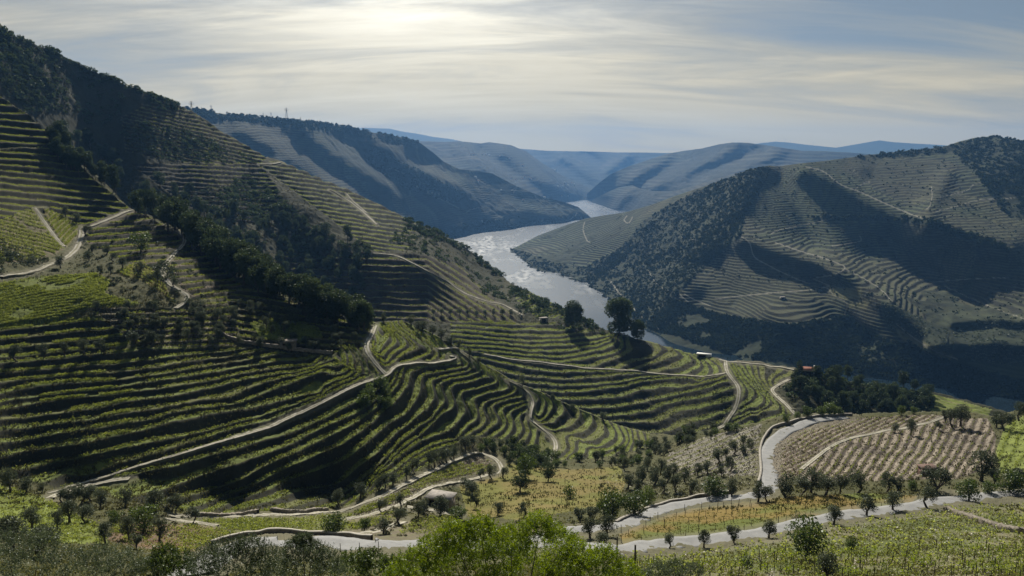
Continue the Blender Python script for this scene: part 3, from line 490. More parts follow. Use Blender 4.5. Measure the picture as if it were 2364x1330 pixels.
# ---------------------------------------------------------------- ground cover by region
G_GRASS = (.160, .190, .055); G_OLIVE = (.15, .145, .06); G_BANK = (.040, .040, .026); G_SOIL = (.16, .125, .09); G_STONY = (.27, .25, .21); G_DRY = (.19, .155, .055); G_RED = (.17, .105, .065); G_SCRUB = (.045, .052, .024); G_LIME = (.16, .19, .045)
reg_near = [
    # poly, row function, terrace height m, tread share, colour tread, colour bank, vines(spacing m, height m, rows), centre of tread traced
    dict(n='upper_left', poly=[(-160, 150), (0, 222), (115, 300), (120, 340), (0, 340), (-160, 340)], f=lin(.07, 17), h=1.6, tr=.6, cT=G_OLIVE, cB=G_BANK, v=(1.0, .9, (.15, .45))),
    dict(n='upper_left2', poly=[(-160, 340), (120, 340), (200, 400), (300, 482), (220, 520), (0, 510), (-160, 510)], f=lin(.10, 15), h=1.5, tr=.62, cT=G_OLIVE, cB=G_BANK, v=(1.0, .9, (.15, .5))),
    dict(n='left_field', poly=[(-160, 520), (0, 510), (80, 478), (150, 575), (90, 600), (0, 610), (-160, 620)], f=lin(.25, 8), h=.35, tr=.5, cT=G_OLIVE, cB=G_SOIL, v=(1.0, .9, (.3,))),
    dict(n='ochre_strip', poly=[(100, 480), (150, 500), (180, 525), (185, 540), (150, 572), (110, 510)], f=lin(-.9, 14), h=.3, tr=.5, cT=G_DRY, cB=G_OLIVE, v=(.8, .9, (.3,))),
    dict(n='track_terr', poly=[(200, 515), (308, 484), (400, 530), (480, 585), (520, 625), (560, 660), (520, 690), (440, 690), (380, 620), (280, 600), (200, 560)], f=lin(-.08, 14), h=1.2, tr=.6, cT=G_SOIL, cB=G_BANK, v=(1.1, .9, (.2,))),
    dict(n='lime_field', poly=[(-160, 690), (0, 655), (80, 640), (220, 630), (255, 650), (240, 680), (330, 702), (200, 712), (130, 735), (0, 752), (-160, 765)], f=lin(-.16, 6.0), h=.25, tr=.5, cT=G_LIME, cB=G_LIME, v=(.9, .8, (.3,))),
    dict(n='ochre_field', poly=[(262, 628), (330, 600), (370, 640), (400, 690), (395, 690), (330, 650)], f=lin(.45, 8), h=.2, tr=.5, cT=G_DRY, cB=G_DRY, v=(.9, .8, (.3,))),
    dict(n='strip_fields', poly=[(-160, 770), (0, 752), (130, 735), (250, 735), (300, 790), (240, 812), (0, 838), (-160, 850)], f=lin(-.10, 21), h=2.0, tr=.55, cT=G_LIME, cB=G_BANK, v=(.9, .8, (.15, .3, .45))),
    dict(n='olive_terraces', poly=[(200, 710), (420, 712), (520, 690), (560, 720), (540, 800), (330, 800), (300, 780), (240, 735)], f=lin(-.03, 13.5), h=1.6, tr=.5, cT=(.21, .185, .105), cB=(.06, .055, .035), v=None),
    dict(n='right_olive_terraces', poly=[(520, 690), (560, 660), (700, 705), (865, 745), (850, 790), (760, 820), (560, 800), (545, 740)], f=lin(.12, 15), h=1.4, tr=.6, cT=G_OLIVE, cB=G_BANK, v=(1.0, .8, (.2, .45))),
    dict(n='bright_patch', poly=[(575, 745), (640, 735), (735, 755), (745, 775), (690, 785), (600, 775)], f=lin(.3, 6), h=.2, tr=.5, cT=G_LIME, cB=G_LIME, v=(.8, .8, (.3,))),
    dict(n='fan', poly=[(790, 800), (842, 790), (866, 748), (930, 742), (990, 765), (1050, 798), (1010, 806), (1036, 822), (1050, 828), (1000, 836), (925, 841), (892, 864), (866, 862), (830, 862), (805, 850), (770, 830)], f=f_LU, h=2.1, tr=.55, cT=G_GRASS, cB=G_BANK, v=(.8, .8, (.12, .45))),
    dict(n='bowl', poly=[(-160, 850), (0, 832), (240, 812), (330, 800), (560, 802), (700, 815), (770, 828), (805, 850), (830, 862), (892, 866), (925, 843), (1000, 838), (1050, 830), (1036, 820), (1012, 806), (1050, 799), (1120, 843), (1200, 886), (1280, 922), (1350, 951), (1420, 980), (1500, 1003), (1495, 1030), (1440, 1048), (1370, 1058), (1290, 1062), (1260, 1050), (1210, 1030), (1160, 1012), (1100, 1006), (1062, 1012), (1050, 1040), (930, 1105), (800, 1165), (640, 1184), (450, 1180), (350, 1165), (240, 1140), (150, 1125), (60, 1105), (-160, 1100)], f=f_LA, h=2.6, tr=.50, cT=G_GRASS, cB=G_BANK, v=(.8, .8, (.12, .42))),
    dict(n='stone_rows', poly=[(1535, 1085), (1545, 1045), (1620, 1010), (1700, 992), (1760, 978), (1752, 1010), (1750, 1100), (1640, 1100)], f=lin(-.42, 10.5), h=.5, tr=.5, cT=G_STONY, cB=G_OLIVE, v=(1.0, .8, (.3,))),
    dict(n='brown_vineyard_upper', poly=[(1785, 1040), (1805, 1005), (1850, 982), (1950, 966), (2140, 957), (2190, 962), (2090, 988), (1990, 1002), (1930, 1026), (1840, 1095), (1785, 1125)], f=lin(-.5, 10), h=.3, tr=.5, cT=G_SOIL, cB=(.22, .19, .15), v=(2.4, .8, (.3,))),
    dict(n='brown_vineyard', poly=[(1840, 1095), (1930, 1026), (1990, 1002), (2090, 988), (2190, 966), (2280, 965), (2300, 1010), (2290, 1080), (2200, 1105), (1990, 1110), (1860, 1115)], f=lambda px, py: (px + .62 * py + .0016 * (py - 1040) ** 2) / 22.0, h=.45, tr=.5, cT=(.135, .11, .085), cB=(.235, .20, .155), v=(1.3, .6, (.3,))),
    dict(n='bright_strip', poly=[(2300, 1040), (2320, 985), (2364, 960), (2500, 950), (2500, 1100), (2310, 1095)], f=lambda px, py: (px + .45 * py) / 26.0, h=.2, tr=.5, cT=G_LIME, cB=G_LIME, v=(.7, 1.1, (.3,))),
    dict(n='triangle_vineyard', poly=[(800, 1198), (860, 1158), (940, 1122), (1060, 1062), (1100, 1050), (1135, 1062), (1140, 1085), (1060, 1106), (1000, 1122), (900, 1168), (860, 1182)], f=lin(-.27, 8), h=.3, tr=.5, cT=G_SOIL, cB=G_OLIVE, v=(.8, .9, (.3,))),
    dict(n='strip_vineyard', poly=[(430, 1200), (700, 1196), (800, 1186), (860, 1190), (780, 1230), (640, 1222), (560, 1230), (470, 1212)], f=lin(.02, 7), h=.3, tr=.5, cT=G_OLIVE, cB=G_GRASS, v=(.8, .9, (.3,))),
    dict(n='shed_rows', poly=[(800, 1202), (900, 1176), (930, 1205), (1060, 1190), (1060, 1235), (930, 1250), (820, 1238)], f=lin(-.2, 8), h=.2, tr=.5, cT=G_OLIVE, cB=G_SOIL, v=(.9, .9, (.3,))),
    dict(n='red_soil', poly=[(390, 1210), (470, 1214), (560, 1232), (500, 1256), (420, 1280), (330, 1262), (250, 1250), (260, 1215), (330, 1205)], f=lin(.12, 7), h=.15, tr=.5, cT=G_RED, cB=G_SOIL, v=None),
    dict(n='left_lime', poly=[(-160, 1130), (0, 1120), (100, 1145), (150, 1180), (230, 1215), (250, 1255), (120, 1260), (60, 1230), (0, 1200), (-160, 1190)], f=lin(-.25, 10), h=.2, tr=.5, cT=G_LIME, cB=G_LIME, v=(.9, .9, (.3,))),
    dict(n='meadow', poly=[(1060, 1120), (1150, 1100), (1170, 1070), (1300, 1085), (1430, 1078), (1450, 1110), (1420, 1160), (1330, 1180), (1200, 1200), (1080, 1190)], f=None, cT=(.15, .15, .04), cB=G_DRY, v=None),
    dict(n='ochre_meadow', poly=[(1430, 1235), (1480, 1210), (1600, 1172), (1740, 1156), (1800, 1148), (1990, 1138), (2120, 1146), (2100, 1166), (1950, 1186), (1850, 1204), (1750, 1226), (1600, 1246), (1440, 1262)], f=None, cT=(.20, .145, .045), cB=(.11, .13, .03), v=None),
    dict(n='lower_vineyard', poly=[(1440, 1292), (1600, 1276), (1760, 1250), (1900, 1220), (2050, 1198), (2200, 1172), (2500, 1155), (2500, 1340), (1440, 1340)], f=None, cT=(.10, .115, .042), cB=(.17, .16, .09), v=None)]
reg_mid = [
    dict(n='hillB', poly=[(1040, 740), (1200, 742), (1300, 748), (1380, 765), (1450, 775), (1520, 790), (1620, 820), (1665, 832), (1675, 862), (1633, 869), (1544, 865), (1431, 854), (1363, 851), (1304, 844), (1202, 832), (1118, 817), (1040, 790)], f=f_LB, h=3.2, tr=.48, cT=G_GRASS, cB=G_BANK, v=(1.0, 1.0, (.12, .42))),
    dict(n='hillC', poly=[(1040, 790), (1118, 817), (1202, 832), (1304, 844), (1363, 851), (1431, 854), (1544, 865), (1633, 869), (1675, 862), (1702, 890), (1706, 915), (1696, 945), (1673, 979), (1600, 1040), (1450, 1030), (1250, 950), (1050, 860)], f=f_LC, h=4.6, tr=.38, cT=G_GRASS, cB=G_BANK, v=(1.0, 1.0, (.12, .32))),
    dict(n='hillE', poly=[(1675, 833), (1760, 843), (1820, 852), (1850, 862), (1822, 876), (1795, 890), (1783, 902), (1795, 918), (1815, 936), (1845, 968), (1780, 1010), (1673, 1000), (1696, 945), (1706, 915), (1702, 890), (1679, 860)], f=f_LE, h=3.2, tr=.5, cT=G_GRASS, cB=G_BANK, v=(1.0, 1.0, (.12, .42))),
    dict(n='river_fields', poly=[(2140, 908), (2220, 925), (2290, 945), (2280, 965), (2150, 955)], f=lin(.3, 7), h=.6, tr=.5, cT=G_LIME, cB=G_OLIVE, v=None),
    dict(n='behind', poly=[(1205, 665), (1260, 690), (1310, 716), (1300, 735), (1240, 735), (1190, 690)], f=lin(-.42, 9), h=2.2, tr=.5, cT=G_LIME, cB=G_BANK, v=None),
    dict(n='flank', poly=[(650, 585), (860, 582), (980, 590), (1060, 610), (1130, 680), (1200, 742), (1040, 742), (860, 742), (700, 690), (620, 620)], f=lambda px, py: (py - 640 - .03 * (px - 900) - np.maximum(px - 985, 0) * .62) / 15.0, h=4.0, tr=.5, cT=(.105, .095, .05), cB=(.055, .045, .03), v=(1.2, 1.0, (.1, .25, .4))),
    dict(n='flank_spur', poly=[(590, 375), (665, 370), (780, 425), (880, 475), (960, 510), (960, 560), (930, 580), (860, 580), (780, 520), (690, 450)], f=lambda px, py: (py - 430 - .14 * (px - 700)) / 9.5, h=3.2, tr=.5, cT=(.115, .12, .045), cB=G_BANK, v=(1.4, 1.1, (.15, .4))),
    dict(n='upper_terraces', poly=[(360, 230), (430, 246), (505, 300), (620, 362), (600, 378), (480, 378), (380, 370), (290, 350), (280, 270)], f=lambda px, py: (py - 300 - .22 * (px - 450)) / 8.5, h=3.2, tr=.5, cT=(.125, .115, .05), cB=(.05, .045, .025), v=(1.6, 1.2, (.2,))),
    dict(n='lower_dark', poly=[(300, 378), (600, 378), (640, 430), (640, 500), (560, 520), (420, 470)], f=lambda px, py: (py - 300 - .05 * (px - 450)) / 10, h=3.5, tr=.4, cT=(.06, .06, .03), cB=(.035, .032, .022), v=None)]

def shade_layer(lay, regs, base, base2, nscale):
    P = lay.P; PX, PY = lay.PX, lay.PY
    nrm = lay.normals(); wx, wy, wz = P[..., 0], P[..., 1], P[..., 2]
    nz = fbm(wx / nscale, wy / nscale, 5); nz2 = fbm(wx / 2.1 + 50, wy / 2.1 + 9, 3)
    col = np.array(base) * (1 - nz[..., None]) + np.array(base2) * nz[..., None]
    off = (fbm(wx / 11.0, wy / 11.0, 3) - .5) * (1.6 if lay is near else 3.0)
    off += (fbm(wx / 1.4 + 7, wy / 1.4, 3) - .5) * .9 if lay is near else (fbm(wx / 3.0, wy / 3.0, 3) - .5) * 1.5
    rid = np.full(_gx.shape, -1, int)
    for k, r in enumerate(regs): rid[poly_mask(r['poly'])] = k
    lay.rid = rid; RI = rnear(rid, PX, PY); rd = rsample(road_d[lay.name], PX, PY)
    lay.S = np.full(PX.shape, np.nan); lay.RI = RI
    warp = (fbm(wx / 14.0 + 5, wy / 14.0, 3) - .5)
    for k, r in enumerate(regs):
        m = RI == k
        if not m.any(): continue
        if r['f'] is None:
            q = sm(.35, .65, fbm(wx[m] / 9, wy[m] / 9 + 3, 4))[:, None]
            col[m] = np.array(r['cT']) * (1 - q) + np.array(r['cB']) * q; off[m] *= .3; continue
        ys, xs = np.where(m); j0, j1, i0, i1 = ys.min(), ys.max() + 1, xs.min(), xs.max() + 1
        s = grid_eval(r['f'], PX[j0:j1, i0:i1], PY[j0:j1, i0:i1], 3.0)
        msk = m[j0:j1, i0:i1]
        s = s + warp[j0:j1, i0:i1] * (.35 if r['h'] > .6 else .45)
        edge = rsample(_soft(poly_mask(r['poly'])), PX[j0:j1, i0:i1], PY[j0:j1, i0:i1])
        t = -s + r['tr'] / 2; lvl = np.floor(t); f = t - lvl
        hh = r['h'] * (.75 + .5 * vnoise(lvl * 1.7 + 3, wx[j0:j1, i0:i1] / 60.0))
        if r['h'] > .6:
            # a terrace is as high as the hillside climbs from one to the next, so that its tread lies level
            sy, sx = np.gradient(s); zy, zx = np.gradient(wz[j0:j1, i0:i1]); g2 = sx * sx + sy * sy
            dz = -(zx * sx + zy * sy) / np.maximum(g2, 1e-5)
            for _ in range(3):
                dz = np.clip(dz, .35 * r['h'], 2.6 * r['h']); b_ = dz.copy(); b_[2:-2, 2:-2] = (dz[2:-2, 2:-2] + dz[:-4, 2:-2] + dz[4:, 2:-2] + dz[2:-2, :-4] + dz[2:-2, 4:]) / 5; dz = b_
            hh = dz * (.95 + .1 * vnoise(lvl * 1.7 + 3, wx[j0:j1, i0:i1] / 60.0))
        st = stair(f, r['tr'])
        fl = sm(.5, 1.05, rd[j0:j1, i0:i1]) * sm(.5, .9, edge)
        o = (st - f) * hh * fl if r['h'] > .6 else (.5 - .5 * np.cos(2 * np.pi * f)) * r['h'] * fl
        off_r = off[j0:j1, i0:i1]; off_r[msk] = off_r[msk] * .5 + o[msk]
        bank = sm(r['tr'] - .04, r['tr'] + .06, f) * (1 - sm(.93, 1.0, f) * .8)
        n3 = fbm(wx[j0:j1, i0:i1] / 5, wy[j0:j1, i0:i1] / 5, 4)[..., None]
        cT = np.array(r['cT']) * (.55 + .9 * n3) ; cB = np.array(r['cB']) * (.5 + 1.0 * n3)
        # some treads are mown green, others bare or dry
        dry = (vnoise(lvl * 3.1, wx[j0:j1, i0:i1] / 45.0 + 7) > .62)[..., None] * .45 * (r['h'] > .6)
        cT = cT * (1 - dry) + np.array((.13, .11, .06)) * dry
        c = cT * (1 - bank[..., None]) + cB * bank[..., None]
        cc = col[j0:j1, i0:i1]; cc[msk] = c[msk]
        S = lay.S[j0:j1, i0:i1]; S[msk] = t[msk]
    verge = sm(1.0, .55, rd)[..., None] * .55
    col = col * (1 - verge) + np.array((.17, .155, .11)) * verge
    lay.P = P.copy(); lay.P[..., 2] += off
    lay.col = np.clip(col, .01, .8); lay.rd = rd
def _soft(m):
    a = m.astype(float)
    for _ in range(2):
        b = a.copy(); b[1:-1, 1:-1] = (a[1:-1, 1:-1] * 2 + a[:-2, 1:-1] + a[2:, 1:-1] + a[1:-1, :-2] + a[1:-1, 2:]) / 6; a = b
    return a

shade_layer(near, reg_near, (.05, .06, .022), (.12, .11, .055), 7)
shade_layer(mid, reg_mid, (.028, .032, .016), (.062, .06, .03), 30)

def shade_far(lay, hstep, amp, c_terr, c_bank, c_scrub, scrub_polys=(), bare_polys=(), lines=(), nscale=120, terr=1.0, slopew=0.0):
    P = lay.P; wx, wy, wz = P[..., 0], P[..., 1], P[..., 2]; PX, PY = lay.PX, lay.PY
    big = fbm(wx / nscale, wy / nscale, 4); blk = fbm(wx / (nscale * 2.2) + 9, wy / (nscale * 2.2) + 4, 3)
    k_ = nscale * 1.5; gx_ = wx / k_ + (fbm(wx / k_ + 3, wy / k_ + 8, 3) - .5) * 2.2; gy_ = wy / (k_ * 1.6) + (fbm(wx / k_ + 30, wy / k_ + 80, 3) - .5) * 2.2
    ci, cj = np.floor(gx_).astype(int) & 255, np.floor(gy_).astype(int) & 255; pa, pb, pc = _T[ci, cj], _T[cj, (ci + 7) & 255], _T[(ci + 31) & 255, (cj + 5) & 255]
    t = (wz + (big - .5) * hstep * 1.2 + (slopew + (pa - .5) * .16) * (wx - wx.mean()) + (pb - .5) * .06 * (wy - wy.mean())) / (hstep * (.8 + .4 * pc)); f = t - np.floor(t)
    sc_m = np.zeros(_gx.shape)
    for p in scrub_polys: sc_m = np.maximum(sc_m, _soft(poly_mask(p)))
    sm_ = rsample(sc_m, PX, PY); sm_ = np.maximum(sm_, sm(.56, .62, blk) * (1 - terr * .75))
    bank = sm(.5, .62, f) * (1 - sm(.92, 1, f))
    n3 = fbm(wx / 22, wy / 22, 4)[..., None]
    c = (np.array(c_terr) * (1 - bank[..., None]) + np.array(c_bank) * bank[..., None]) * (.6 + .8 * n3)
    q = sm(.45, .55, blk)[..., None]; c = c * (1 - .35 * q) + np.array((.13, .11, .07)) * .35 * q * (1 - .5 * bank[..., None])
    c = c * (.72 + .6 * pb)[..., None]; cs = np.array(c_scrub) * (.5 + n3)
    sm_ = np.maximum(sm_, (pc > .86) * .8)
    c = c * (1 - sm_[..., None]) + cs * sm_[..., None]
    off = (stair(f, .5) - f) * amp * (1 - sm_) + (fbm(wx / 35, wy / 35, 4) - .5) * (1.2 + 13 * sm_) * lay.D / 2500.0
    bm = np.zeros(_gx.shape)
    for p in bare_polys: bm = np.maximum(bm, _soft(poly_mask(p)))
    b = rsample(bm, PX, PY)[..., None]; c = c * (1 - b) + np.array((.15, .145, .07)) * (.7 + .6 * n3) * b
    d = np.full(_gx.shape, 1e3)
    for pl, w in lines: d = np.minimum(d, line_dist([tuple(p) for p in smooth_line(pl, 6)], 20) / w)
    w = sm(1.3, .45, rsample(d, PX, PY))[..., None]; c = c * (1 - w) + np.array((.25, .235, .19)) * w
    off = off * (1 - .9 * w[..., 0]) * sm(0, 12, np.minimum(PY - lay.T[None], 12) + 3)
    lay.P = P.copy(); lay.P[..., 2] += off; lay.col = np.clip(c, .006, .7); lay.scrub = sm_
rh_tracks = [([(1580, 678), (1600, 690), (1640, 706)], 1.3), ([(1564, 335 + 340), (1570, 680), (1590, 698)], 1.3), ([(1860, 385), (1900, 395), (1940, 425), (1990, 445), (2050, 472), (2120, 500), (2200, 525)], 1.4), ([(2138, 482), (2145, 478), (2152, 455), (2150, 430)], 1.2),
    ([(1975, 436), (1990, 425), (2010, 418)], 1.1), ([(2150, 490), (2200, 478), (2260, 462), (2364, 455)], 1.0), ([(2170, 455), (2230, 440), (2250, 425), (2300, 412)], 1.0), ([(1780, 540), (1800, 530), (1860, 518), (1940, 500)], 1.2), ([(1985, 545), (1988, 555), (1960, 562), (1920, 568)], 1.3),
    ([(1710, 545), (1730, 560), (1740, 590), (1760, 605), (1830, 640), (1870, 655)], 1.4), ([(1790, 560), (1850, 580), (1900, 595), (1945, 612), (1950, 620), (1930, 632), (1880, 642)], 1.4), ([(1950, 620), (1990, 640), (2030, 665), (2060, 695)], 1.2), ([(1870, 640), (1915, 660)], 1.3), ([(1650, 690), (1760, 678), (1860, 670), (1920, 660)], 1.3),
    ([(1910, 665), (1930, 685), (1955, 700), (1950, 725), (1940, 735)], 1.2), ([(1410, 650), (1440, 690), (1470, 720), (1520, 758)], 2.0), ([(1460, 500), (1452, 515), (1440, 508), (1448, 498)], 1.2), ([(1350, 512), (1346, 530), (1355, 555), (1362, 560)], 1.3), ([(1495, 615), (1505, 640), (1530, 665), (1570, 682)], 1.2), ([(2070, 748), (2110, 780), (2160, 810), (2210, 830)], 1.6), ([(1880, 828), (1990, 838), (2100, 852), (2250, 872), (2270, 872)], 1.6), ([(1560, 545), (1620, 560), (1640, 575)], 1.0), ([(2160, 650), (2220, 645), (2330, 640)], 1.0), ([(2180, 660), (2280, 705), (2364, 735)], 1.0)]
rh_scrub = [[(1340, 660), (1440, 560), (1500, 500), (1600, 445), (1740, 388), (1780, 385), (1755, 440), (1720, 490), (1710, 545), (1600, 640), (1560, 690), (1640, 720), (1800, 750), (1960, 730), (2040, 780), (2120, 800), (2200, 840), (2500, 950), (2500, 1000), (1400, 900), (1330, 680)],
            [(1178, 570), (1260, 600), (1340, 620), (1480, 560), (1400, 640), (1340, 670), (1178, 610)], [(1960, 364), (2060, 352), (2200, 335), (2290, 312), (2500, 340), (2500, 520), (2330, 500), (2250, 400), (2200, 350), (2100, 360)], [(1870, 500), (2050, 500), (2130, 500), (2330, 570), (2330, 585), (2120, 515), (2050, 512), (1880, 508)], [(2190, 770), (2250, 740), (2500, 740), (2500, 860), (2200, 830)], [(2030, 690), (2190, 760), (2180, 810), (2050, 760)]]
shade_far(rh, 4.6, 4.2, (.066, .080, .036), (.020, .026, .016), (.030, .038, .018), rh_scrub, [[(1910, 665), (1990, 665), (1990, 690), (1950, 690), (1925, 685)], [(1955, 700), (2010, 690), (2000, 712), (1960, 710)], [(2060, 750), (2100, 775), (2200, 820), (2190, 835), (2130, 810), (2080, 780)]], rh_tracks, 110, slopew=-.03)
fh1_lines = [([(893, 395), (905, 388), (960, 415), (990, 430)], 1.2), ([(985, 445), (1040, 470), (1060, 480)], 1.3), ([(1035, 465), (1030, 460), (1040, 455)], 1.3), ([(1075, 492), (1085, 485), (1110, 480)], 1.1), ([(1085, 395), (1090, 405), (1120, 425)], 1.2), ([(1180, 440), (1195, 430), (1185, 445)], 1.2), ([(1100, 535), (1200, 520), (1290, 512), (1320, 505), (1332, 492)], 1.4), ([(840, 500), (870, 510), (900, 520)], 1.1)]
shade_far(fh1, 9.0, 6.5, (.050, .064, .030), (.020, .026, .015), (.022, .030, .016), [[(790, 320), (900, 340), (1000, 400), (1100, 450), (1080, 470), (960, 430), (860, 400)], [(430, 250), (800, 290), (970, 325), (900, 335), (740, 300), (430, 275)], [(1000, 430), (1150, 470), (1200, 480), (1180, 500), (1050, 480)], [(900, 560), (1060, 520), (1340, 490), (1370, 510), (1100, 560)]], [], fh1_lines, 160, slopew=.02)
for l_, hs in ((fh2, 22), (fh3, 40), (fh4, 30), (fh5, 16)):
    shade_far(l_, hs, hs * .35, (.032, .040, .022), (.018, .023, .014), (.018, .024, .014), [], [], [], 300, .4)
for l_ in (fh6, fh7): l_.col[:] = (.06, .07, .04)

near.build(MG_near); mid.build(MG_mid); rh.build(MG_far); fh1.build(MG_far)
for l_ in (fh2, fh3, fh4, fh5, fh6, fh7): l_.build(MG_vfar)
# river: one sheet lying in the valley
wv = [(-4000, 300, 0), (9000, 300, 0), (9000, 9500, 0), (-4000, 9500, 0)]
river = mesh_np('river', wv, [[0, 1, 2, 3]], M_water); tag(river, kind='structure')
# low land under and beyond everything, out to the horizon
gv = [(-9500, -1300, -8), (9500, -1300, -8), (9500, 13800, -8), (-9500, 13800, -8)]
gnd = mesh_np('valley_ground', gv, [[0, 1, 2, 3]], MG_vfar, col=[(.06, .07, .04)] * 4); tag(gnd, kind='structure')

# ---------------------------------------------------------------- road surfaces draped over the ground
def jac(lay, px, py, e=2.0):
    a = lay.at(px + e, py) - lay.at(px - e, py); b = lay.at(px, py + e) - lay.at(px, py - e)
    return a[..., :2] / (2 * e), b[..., :2] / (2 * e)
def drape(lay, pl, w, lift=.12, lanes=6, step=3.0):
    P = smooth_line(pl, step); px, py = P[:, 0], P[:, 1]
    c = lay.at(px, py); tang = np.gradient(c[:, :2], axis=0)
    k = np.ones(7) / 7; tang = np.stack([np.convolve(np.pad(tang[:, i], 3, 'edge'), k, 'valid') for i in (0, 1)], 1)
    tang /= np.linalg.norm(tang, axis=1, keepdims=True) + 1e-9; nrm = np.stack([-tang[:, 1], tang[:, 0]], 1)
    J1, J2 = jac(lay, px, py); det = J1[:, 0] * J2[:, 1] - J1[:, 1] * J2[:, 0]; det = np.where(np.abs(det) < 1e-4, 1e-4 * np.sign(det + 1e-12), det)
    rows = []
    for t in np.linspace(-.5, .5, lanes):
        o = nrm * (w * t * (1 + .16 * (fbm(c[:, 0] / 3.0 + t * 9, c[:, 1] / 3.0, 3) - .5) * (w < 4.2)))[:, None]; dpx = (o[:, 0] * J2[:, 1] - o[:, 1] * J2[:, 0]) / det; dpy = (J1[:, 0] * o[:, 1] - J1[:, 1] * o[:, 0]) / det
        mxp = 260; dpx = np.clip(dpx, -mxp, mxp); dpy = np.clip(dpy, -mxp, mxp)
        q = lay.at(px + dpx, py + dpy); q = q.copy(); q[:, 2] = .5 * q[:, 2] + .5 * c[:, 2]; q[:, :2] = c[:, :2] + o; rows.append(q)
    V = np.array(rows); zc = V[..., 2].max(0) * .6 + V[..., 2].mean(0) * .4
    zc = np.convolve(np.pad(zc, 3, 'edge'), k, 'valid'); V[..., 2] = V[..., 2] * .35 + zc * .65 + lift
    return V
def strip_mesh(name, V, mat):
    n, m = V.shape[:2]; i = np.arange(n * m).reshape(n, m)
    Fq = np.stack([i[:-1, :-1], i[1:, :-1], i[1:, 1:], i[:-1, 1:]], -1).reshape(-1, 4)
    # skirts so the edges meet the ground
    return mesh_np(name, V.reshape(-1, 3), Fq, mat)
def add_skirt(V, d=.8):
    a = V[:1].copy(); a[..., 2] -= d; b = V[-1:].copy(); b[..., 2] -= d
    return np.concatenate([a, V, b], 0)
for nm, lay, pl, w in asphalt:
    V = add_skirt(drape(lay, pl, w, .16)); tag(strip_mesh(nm, V, M_asph), kind='structure')
for nm, lay, pl, w in tracks:
    V = drape(lay, pl, w * (.76 if lay is near else .66), .14 if lay is near else .28, lanes=8); V[..., 2] += (vnoise(V[..., 0] * 1.5, V[..., 1] * 1.5) - .5) * .12
    V = add_skirt(V); lc = np.array([(.12, .115, .06), (.22, .20, .14), (.46, .43, .36), (.50, .47, .40), (.30, .28, .19), (.30, .28, .19), (.50, .47, .40), (.46, .43, .36), (.22, .20, .14), (.12, .115, .06)])
    q = fbm(V[..., 0] / 6, V[..., 1] / 6, 4)[..., None]; cc = lc[:, None] * (.55 + .9 * q) * (1 - .35 * (q > .56))
    n_, m_ = V.shape[:2]; ii = np.arange(n_ * m_).reshape(n_, m_)
    tag(mesh_np(nm, V.reshape(-1, 3), np.stack([ii[:-1, :-1], ii[1:, :-1], ii[1:, 1:], ii[:-1, 1:]], -1).reshape(-1, 4), M_dirt, col=cc.reshape(-1, 3)), kind='structure')

# ---------------------------------------------------------------- vegetation
def rot_frames(n, g=rng):
    a = g.normal(size=(n, 3)); a /= np.linalg.norm(a, axis=1, keepdims=True)
    b = g.normal(size=(n, 3)); b -= (a * b).sum(1, keepdims=True) * a; b /= np.linalg.norm(b, axis=1, keepdims=True)
    return a, b
def leaf_quads(c, sx, sy, g=rng, a=None):
    n = len(c); u_, v_ = rot_frames(n, g)
    if a is not None: u_ = a; v_ = np.cross(u_, g.normal(size=(n, 3))); v_ /= np.linalg.norm(v_, axis=1, keepdims=True) + 1e-9
    sx = np.broadcast_to(sx, n)[:, None] * .5; sy = np.broadcast_to(sy, n)[:, None] * .5
    V = np.stack([c - u_ * sx, c + v_ * sy, c + u_ * sx, c - v_ * sy], 1).reshape(-1, 3)
    return V, np.arange(4 * n).reshape(n, 4)
def tube(pts, rad, seg=7):
    pts = np.array(pts, float); rad = np.array(rad, float); V = []; t = np.gradient(pts, axis=0)
    for p, d, r in zip(pts, t, rad):
        d = d / (np.linalg.norm(d) + 1e-9); a = np.cross(d, (0, 0, 1) if abs(d[2]) < .9 else (1, 0, 0)); a /= np.linalg.norm(a); b = np.cross(d, a)
        th = np.linspace(0, 2 * np.pi, seg, endpoint=False); V.append(p + r * (np.cos(th)[:, None] * a + np.sin(th)[:, None] * b))
    V = np.concatenate(V); n = len(pts); i = np.arange(n * seg).reshape(n, seg); j = np.roll(i, -1, 1)
    return V, np.stack([i[:-1], j[:-1], j[1:], i[1:]], -1).reshape(-1, 4)
def merge(parts):
    V = []; Fq = []; k = 0
    for v, f in parts: V.append(v); Fq.append(np.asarray(f) + k); k += len(v)
    return np.concatenate(V), np.concatenate(Fq)
